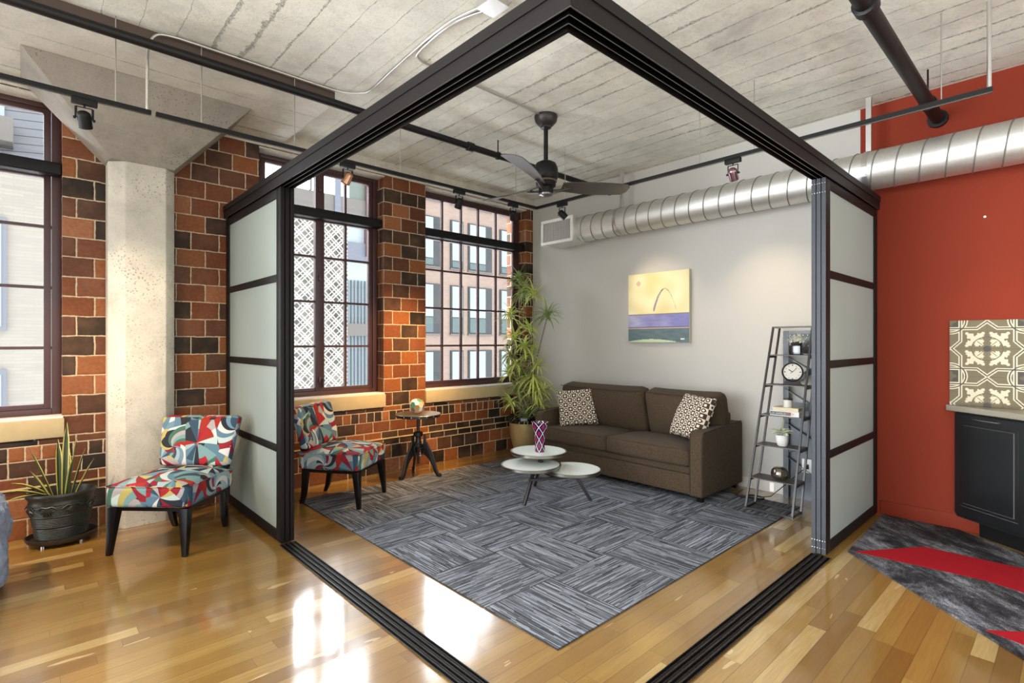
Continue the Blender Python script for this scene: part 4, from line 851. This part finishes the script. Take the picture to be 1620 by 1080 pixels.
# books
z=.7805
def book(z0,h,y0,y1,x0,x1,cov,label,rot=0):
    r=empty('book',label,'book',((x0+x1)/2,(y0+y1)/2,z0),rot,None); ox,oy=(x0+x1)/2,(y0+y1)/2; a,b,c_,d=x0-ox,x1-ox,y0-oy,y1-oy
    MB().box(a+.003,b-.003,c_+.002,d-.003,.003,h-.003).build('pages',PAPER,r)
    MB().box(a,b,c_,d,0,.003).build('cover',cov,r); MB().box(a,b,c_,d,h-.003,h).build('cover',cov,r); MB().box(a-.002,a,c_,d,0,h).build('spine',cov,r); return r
BK=simple('book_cover_black',(.02,.02,.02),.5); BW=simple('book_cover_white',(.70,.68,.64),.5); BY=simple('book_cover_cream',(.62,.52,.33),.5)
xa=lx(.78)+.005
b2=book(z,.040,1.565,1.795,xa+.005,xa+.16,BW,'white book with a black title band on its spine, under the cream book')
MB().box(-.083,-.0797,-.052,.112,.008,.034).build('title_band',BK,b2)
text('spine_title','LOS ANGELES',.020,(-.0835,.108,.0145),(PI/2,0,-PI/2),BW,b2); text('spine_title','DESIGN',.020,(-.0835,-.008,.0145),(PI/2,0,-PI/2),simple('red_title',(.65,.2,.18),.5),b2)
b1=book(z+.0405,.030,1.575,1.775,xa+.01,xa+.155,BY,'cream covered book on top of the white book under the candle jar',.03)
x,y=xa+.07,1.675
r=empty('candle_jar','white candle jar with a dark lid standing on the stacked books','candle jar',(x,y,.8515)); MB().lathe([(0,0),(.032,0),(.034,.004),(.034,.062),(0,.062)],(x,y,.8515),28,cap=False).build('jar',CREAM,r,True,smooth=True); MB().lathe([(0,.062),(.036,.062),(.036,.074),(0,.075)],(x,y,.8515),28,cap=False).build('lid',GUN,r,True,smooth=True)
# white pot with pale leaves
z=.5325; x,y=potpos(z,1.69,.4)
r=empty('small_potted_plant','pale leafed plant in a white ceramic pot on the fourth shelf','potted plant',(x,y,z))
MB().lathe([(0,0),(.030,0),(.038,.008),(.047,.035),(.050,.07),(.049,.092),(.044,.092),(.044,.07),(0,.07)],(x,y,z),30,cap=False).build('pot',WHITE,r,True,smooth=True); MB().lathe([(0,.075),(.043,.073)],(x,y,z),20,cap=False).build('soil',SOIL,r,True)
pf=lambda t:math.sin(min(1,t*1.02)*PI)**.7 if t<1 else 0
for k in range(9):
    a=2*PI*k/9+.3; e=.25 if k%2 else .6; m=MB(); leaf(m,(x,y,z+.10),(math.cos(a)*math.cos(e),math.sin(a)*math.cos(e),math.sin(e)),.105,.040,.7,6,prof=pf); m.build('leaf',PALE,r,True,smooth=True)
m=MB(); leaf(m,(x,y,z+.09),(.0,-.1,1),.14,.036,.1,6,prof=pf); m.build('leaf',PALE,r,True,smooth=True); MB().tube([(x,y,z+.07),(x,y,z+.12)],.003,6).build('stem',STEM,r,True)
# mercury glass globe
z=.2655; x,y=potpos(z,1.685,.45); m=MB().lathe([(0,.0),(.045,.0),(.062,.018),(.069,.045),(.064,.075),(.045,.098),(.02,.104),(0,.103)],(0,0,0),32,cap=False)
o=m.build('glass_globe',GLOBE,smooth=True); o.location=(x,y,z); tag(o,'speckled mercury glass globe on the lowest ladder shelf','globe')
# paper tag under the shelf, power cord, outlet
m=MB().box(-.002,.002,-.018,.018,-.07,0); o=m.build('paper_tag',CREAM); o.location=(lx(.25)+.002,1.715,.248); tag(o,'small white paper tag hanging below the lowest ladder shelf','tag')
pts=[(5.10,1.63,.30),(5.0,1.66,.27),(4.85,1.74,.16),(4.80,1.84,.05),(4.80,1.92,.024)]
for k in range(26): a=k/26*2*PI*1.8; pts.append((4.74+.055*math.cos(a)+.02,1.955+.075*math.sin(a),.020+.0004*k))
pts+=[(4.70,2.06,.018),(4.72,2.12,.018),(4.9,2.16,.006),(5.0,2.17,.006)]
tag(MB().tube(pts,.0035,6).build('power_cord',BLACK,smooth=True),'thin black power cord coiled on the floor behind the ladder shelf','cord')
r=empty('wall_outlet','white electrical outlet low on the grey wall behind the ladder shelf','outlet',(5.03,1.62,.31)); MB().box(5.028,5.037,1.585,1.665,.255,.375).build('plate',WHITE,r,True,bevel=.002); MB().box(5.015,5.028,1.61,1.64,.29,.33).build('plug',BLACK,r,True,bevel=.003)
# ================================================================ painting
def paint():
    W_,H_=.75,.765; ny,nz=150,150; m=MB(); cols=[]
    def colr(s,t):   # s 0..1 left->right, t 0..1 bottom->top
        n1=noise.noise(Vector((s*4,t*4,0))); n2=noise.noise(Vector((s*9,t*30,2)))
        if t<.195:
            e=.012+.035*max(0,math.sin((s-.0)*PI*1.25)) if s<.8 else .004
            if t<e and s<.85: return (.50,.62,.42)
            if .87<s<.93 and .035<t<.055: return (.7,.75,.72)
            return tuple(v*(1+.25*n2) for v in (.105,.155,.17))
        if t<.213: return (.50,.38,.33)
        if t<.225: return (.12,.11,.16)
        if t<.40:
            k=max(0,min(1,.55+n1*.5-s*.7)); a=(.20,.20,.44); b=(.42,.42,.60); return tuple((a[i]*(1-k)+b[i]*k)*(1+.15*n2) for i in range(3))
        if t<.407: return (.20,.18,.16)
        if (s-.18)**2+((t-.86))**2<.0014: return (.62,.42,.38)
        # bending arch stroke
        if .43<s<.82:
            xs=(s-.62)/.19; yt=.76-.33*abs(xs)**1.9
            wl=.035*max(0,(.60-s))/.15+.006 if s<.60 else .004
            if abs(t-yt)<wl*1.1 and .44<t: return (.14,.10,.16) if abs(t-yt)>wl*.45 or s>.56 else (.40,.33,.40)
        k=max(0,min(1,.5+n1*.9)); a=(.66,.58,.26); b=(.80,.75,.50); return tuple(a[i]*(1-k)+b[i]*k for i in range(3))
    for j in range(nz+1):
        for i in range(ny+1):
            s=i/ny;t=j/nz; m.v.append((-.0205,W_/2-s*W_,t*H_)); cols.append(colr(s,t))
    for j in range(nz):
        for i in range(ny): a=j*(ny+1)+i; m.q((a,a+1,a+ny+2,a+ny+1))
    r=empty('canvas_painting','square abstract seascape canvas on the grey wall above the sofa','painting',(5.095,3.137,1.398)); m.col=cols
    f=m.build('painted_face',mk_vcol('canvas_paint',.7),r)
    MB().box(-.02,.022,-W_/2,W_/2,0,H_).build('canvas_edge',simple('canvas_edge_cream',(.62,.58,.45),.8),r)
paint()
#@@KITCHEN
# ================================================================ kitchen corner
A=Vector((5.112,.632,0)); D=Vector((-.60,-.80,0)).normalized(); Nn=Vector((-D.y,D.x,0)); Nn=Nn if Nn.x<0 else -Nn   # run direction, outward normal
Lc=1.6
r=empty('base_cabinet','black raised panel base cabinet at an angle to the red wall','cabinet',tuple(A))
Rz=Matrix(((D.x,Nn.x,0),(D.y,Nn.y,0),(0,0,1)))   # local x along run, local y outward
def K(n,x0,x1,y0,y1,z0,z1,mt,par=None,bv=0):
    m=MB().box(x0,x1,y0,y1,z0,z1,R=Rz); return m.build(n,mt,par or r,False,bevel=bv)
pl=[(0,0),(1.6,0),(1.6,-.05),(.02,-.02)]
m=MB(); vs=[Rz@Vector((x,y,0)) for x,y in ((0.0,-.0),(Lc,0),(Lc,-1.0),(1.0,-.78))]
def wallclip(v): return (min(v[0],Gx-.004-A.x),v[1],v[2])
back=[(Gx-.004-A.x,-1.6),(Gx-.004-A.x,0.0)]
e=Rz@Vector((Lc,0,0)); pol=[(0.0,0.0),(e.x,e.y),(Gx-.004-A.x,e.y),(Gx-.004-A.x,0)]
MB().prism(pol,.105,.888).build('body',CAB,r)
k=Rz@Vector((Lc,-.07,0)); pol2=[(-.06,-.14),(k.x,k.y),(Gx-.004-A.x,k.y),(Gx-.004-A.x,-.14)]
MB().prism(pol2,0,.105).build('toe_kick',BLACK,r)
pan=0
for x0,x1 in ((.012,.512),(.518,1.02)):
    d=K('door',x0,x1,.001,.020,.135,.872,CAB,bv=.002)
    K('raised_frame',x0+.05,x1-.05,.020,.024,.20,.815,CAB,d,.002); K('raised_panel',x0+.075,x1-.075,.024,.034,.225,.79,CAB,d,.009)
    for z0,z1,xa_,xb_ in ((.222,.2235,x0+.072,x1-.072),(.7915,.793,x0+.072,x1-.072)): K('panel_highlight',xa_,xb_,.024,.031,z0,z1,EDGE,d)  # thin light strips: edge highlights put in as colour
    K('panel_highlight',x1-.0735,x1-.072,.024,.031,.222,.793,EDGE,d); K('frame_highlight',x0+.05,x1-.05,.0238,.0250,.1985,.2005,EDGE,d)
    hd=K('handle',x0+.16,x0+.34,.038,.046,.842,.850,NICK,d,.003); K('handle_post',x0+.17,x0+.178,.020,.038,.843,.849,NICK,hd); K('handle_post',x0+.322,x0+.330,.020,.038,.843,.849,NICK,hd)
off=Rz@Vector((-.04,.045,0)); e=Rz@Vector((Lc,.045,0))
t0=-off.x/D.x if False else 0
st=Rz@Vector((-.012,.045,0)); pol=[(Gx-.004-A.x,.05),(st.x,st.y+.015),(e.x,e.y),(Gx-.004-A.x,e.y)]
o=MB().prism(pol,.89,.93).build('worktop',WTOP,bevel=.003); o.location=tuple(A); tag(o,'grey beige worktop on the black cabinet below the patterned tiles','worktop')
# tiles
TS=.205
def tilecol(y,z):
    p=abs((y+TS*10)%(2*TS)-TS)   # folded
    q=abs((z+TS*10)%(2*TS)-TS)
    P=TS-p if False else p; a=p;b=q
    base=(.125,.095,.038); cream=(.56,.49,.33); dark=(.035,.028,.016)
    n=noise.noise(Vector((y*9,z*9,1)))*.18; base=tuple(v*(1+n) for v in base)
    def sd(x1,y1,x2,y2):
        dx,dy=x2-x1,y2-y1; t=max(0,min(1,((a-x1)*dx+(b-y1)*dy)/(dx*dx+dy*dy))); return math.hypot(a-x1-t*dx,b-y1-t*dy)
    star=min(sd(0,.198,.055,.148),sd(.055,.148,.150,.148),sd(.198,0,.148,.055),sd(.148,.055,.148,.150),sd(.15,.148,.205,.148),sd(.148,.15,.148,.205))
    rc=abs(math.hypot(a-.205,b-.205)-.088); rc2=abs(math.hypot(a-.148,b-.205)-.03); rc3=abs(math.hypot(a-.205,b-.148)-.03); 
    ln=min(star,rc if max(a,b)>.13 else 9)
    if ln<.0038: return dark
    if ln<.0115: return cream
    ring=abs(math.hypot(a/.085,b/.085)-1)
    if math.hypot(a,b)<.022: return dark
    # leaf lobes on the diagonal
    u=(a+b)*.7071; v=abs(a-b)*.7071
    lf=False
    if .03<u<.168:
        wv=.030*math.sin((u-.03)/.138*PI)**.6*(.75+.25*math.cos(u*190)); lf=v<wv
    for cx_,cy_,rr in ((.094,.040,.024),(.040,.094,.024),(.055,.03,.016),(.03,.055,.016),(.112,.022,.012),(.022,.112,.012)):
        if math.hypot(a-cx_,b-cy_)<rr*(.85+.15*math.cos(6*math.atan2(b-cy_,a-cx_))): lf=True
    if abs(v)<.0022 and u<.075: lf=False
    if ring<.035: return (.09,.06,.03) if not (u>.1) else dark
    if lf: return cream
    if math.hypot(a-.205,b-.205)<.078:
        if math.hypot(a-.175,b-.175)<.02 or math.hypot(a-.16,b-.195)<.012 or math.hypot(a-.195,b-.16)<.012: return dark
        return tuple(v_*.72 for v_ in base)
    if min(a,TS-a)<.0012 or min(b,TS-b)<.0012: return tuple(v_*.6 for v_ in base)
    return base
r=empty('tile_backsplash','cream and olive patterned tile backsplash on the red wall above the worktop','tiles',(Gx,.20,.931))
yR,yL,zb,zt=-.36,.665,.931,1.560; ny,nz=620,380; m=MB(); cols=[]
for j in range(nz+1):
    for i in range(ny+1):
        y=yR+(yL-yR)*i/ny; z=zb+(zt-zb)*j/nz; m.v.append((Gx-.0125,y,z)); cols.append(tilecol(y-.455+TS,z-1.352+TS))
for j in range(nz):
    for i in range(ny): a=j*(ny+1)+i; m.q((a,a+1,a+ny+2,a+ny+1))
m.col=cols; m.build('tile_face',mk_vcol('glazed_tile',.55),r,True)
MB().box(Gx-.0123,Gx-.001,yR,yL,zb,zt).build('tile_backing',simple('tile_edge',(.20,.15,.08),.5),r,True)
o=MB().lathe([(.008,0),(.008,.006),(.004,.008)],(Gx,.468,2.31),12,R=Matrix.Rotation(-PI/2,3,'Y')).build('wall_hook',WHITE); tag(o,'tiny white wall hook on the red wall below the duct','hook')
#@@OUTSIDE
# ================================================================ outside
def far(name,label,loc): return empty(name,label,'building',loc)
r=far('brick_office_building','pink brick office building seen through the right window',(16,20.3,-6))
MB().box(11.3,24,20,26,-6,9.4).build('facade',PINKF,r,True)
for k in range(-2,3):
    zb=1.85+3.05*k; hh=2.15 if k<2 else 1.3
    for (x0,x1,dk) in ((12.75,13.95,1),(14.67,15.25,0),(15.72,17.04,1),(17.75,18.75,1),(19.6,20.3,0),(21,22.3,1)):
        f=MB().box(x0-.08,x1+.08,19.93,20.02,zb-.06,zb+hh+.06).build('window_surround',DKF,r,True)
        mid=x1-.36 if dk else x1; sp=.72 if k in (0,-2) else .32
        MB().box(x0,mid,19.90,19.935,zb+sp,zb+hh).build('upper_pane',PALEG,f,True); MB().box(x0,mid,19.90,19.935,zb,zb+sp-.04).build('lower_pane',TEAL,f,True)
        MB().box(x0-.12,x1+.12,19.88,20.0,zb-.12,zb-.06).build('window_ledge',GREYF,f,True)
r=far('glass_office_building','glazed grey office block seen through the middle window',(7,16.5,-6))
MB().box(4.2,9.4,16,20,-6,5.4).build('facade',PALEG,r,True)
MB().box(4.2,8.5,15.9,16.0,5.45,6.02).build('floor_beam',GREYF,r,True); MB().box(7.14,7.34,15.85,15.95,5.45,8.8).build('blue_column',BLUEG,r,True); MB().box(6.35,6.42,15.85,15.95,6.02,8.8).build('thin_post',GREYF,r,True)
MB().box(7.66,8.20,15.95,16.2,5.9,8.8).build('green_panel',simple('grey_green_panel',(.15,.19,.17),.4),r,True); MB().box(8.20,9.4,15.8,16.2,4.2,8.9).build('red_cladding',REDC,r,True)
MB().box(7.55,8.6,15.9,15.99,4.05,4.62).build('floor_beam',BLUEG,r,True); MB().box(4.2,7.14,15.9,16.0,8.3,8.8).build('roof_beam',GREYF,r,True)
for k in range(9): MB().box(7.6+k*.12,7.63+k*.12,15.93,15.99,-1.0,3.4).build('curtain_fold',TEAL if k%2 else BLUEG,r,True)
MB().box(7.55,8.7,15.9,15.99,1.6,2.0).build('floor_beam',GREYF,r,True)
r=MB().box(3.0,5.72,12,12.15,-4,4.3).build('lattice_screen',LATT); tag(r,'pale diamond lattice screen outside the middle window','screen')
r=far('pale_brick_building','pale brick building seen through the left window',(-.5,14,-6))
MB().box(-6,1.6,14,17,-6,4.86).build('facade',BEIGE,r,True)
for k in range(3): 
    f=MB().box(-1.2,-.245,13.93,14.02,1.62-2.9*k+.0,3.78-2.9*k).build('window_surround',BLUEG,r,True); MB().box(-1.1,-.32,13.91,13.94,1.7-2.9*k,3.68-2.9*k).build('pane',PALEG,f,True)
r=far('grey_sided_building','blue grey sided building upper storey seen through the left window top',(-.5,15.5,4.9))
MB().box(-3,3,15.3,18,4.87,9.2).build('facade',SIDING,r,True); MB().box(-1.4,-.30,15.22,15.32,6.0,7.6).build('window_pane',PALEG,r,True); MB().box(-1.2,-.16,14.7,15.3,5.45,5.95).build('vent_hood',GREYF,r,True,bevel=.02); MB().box(-1.0,-.36,15.22,15.32,4.95,5.35).build('window_pane',PALEG,r,True)
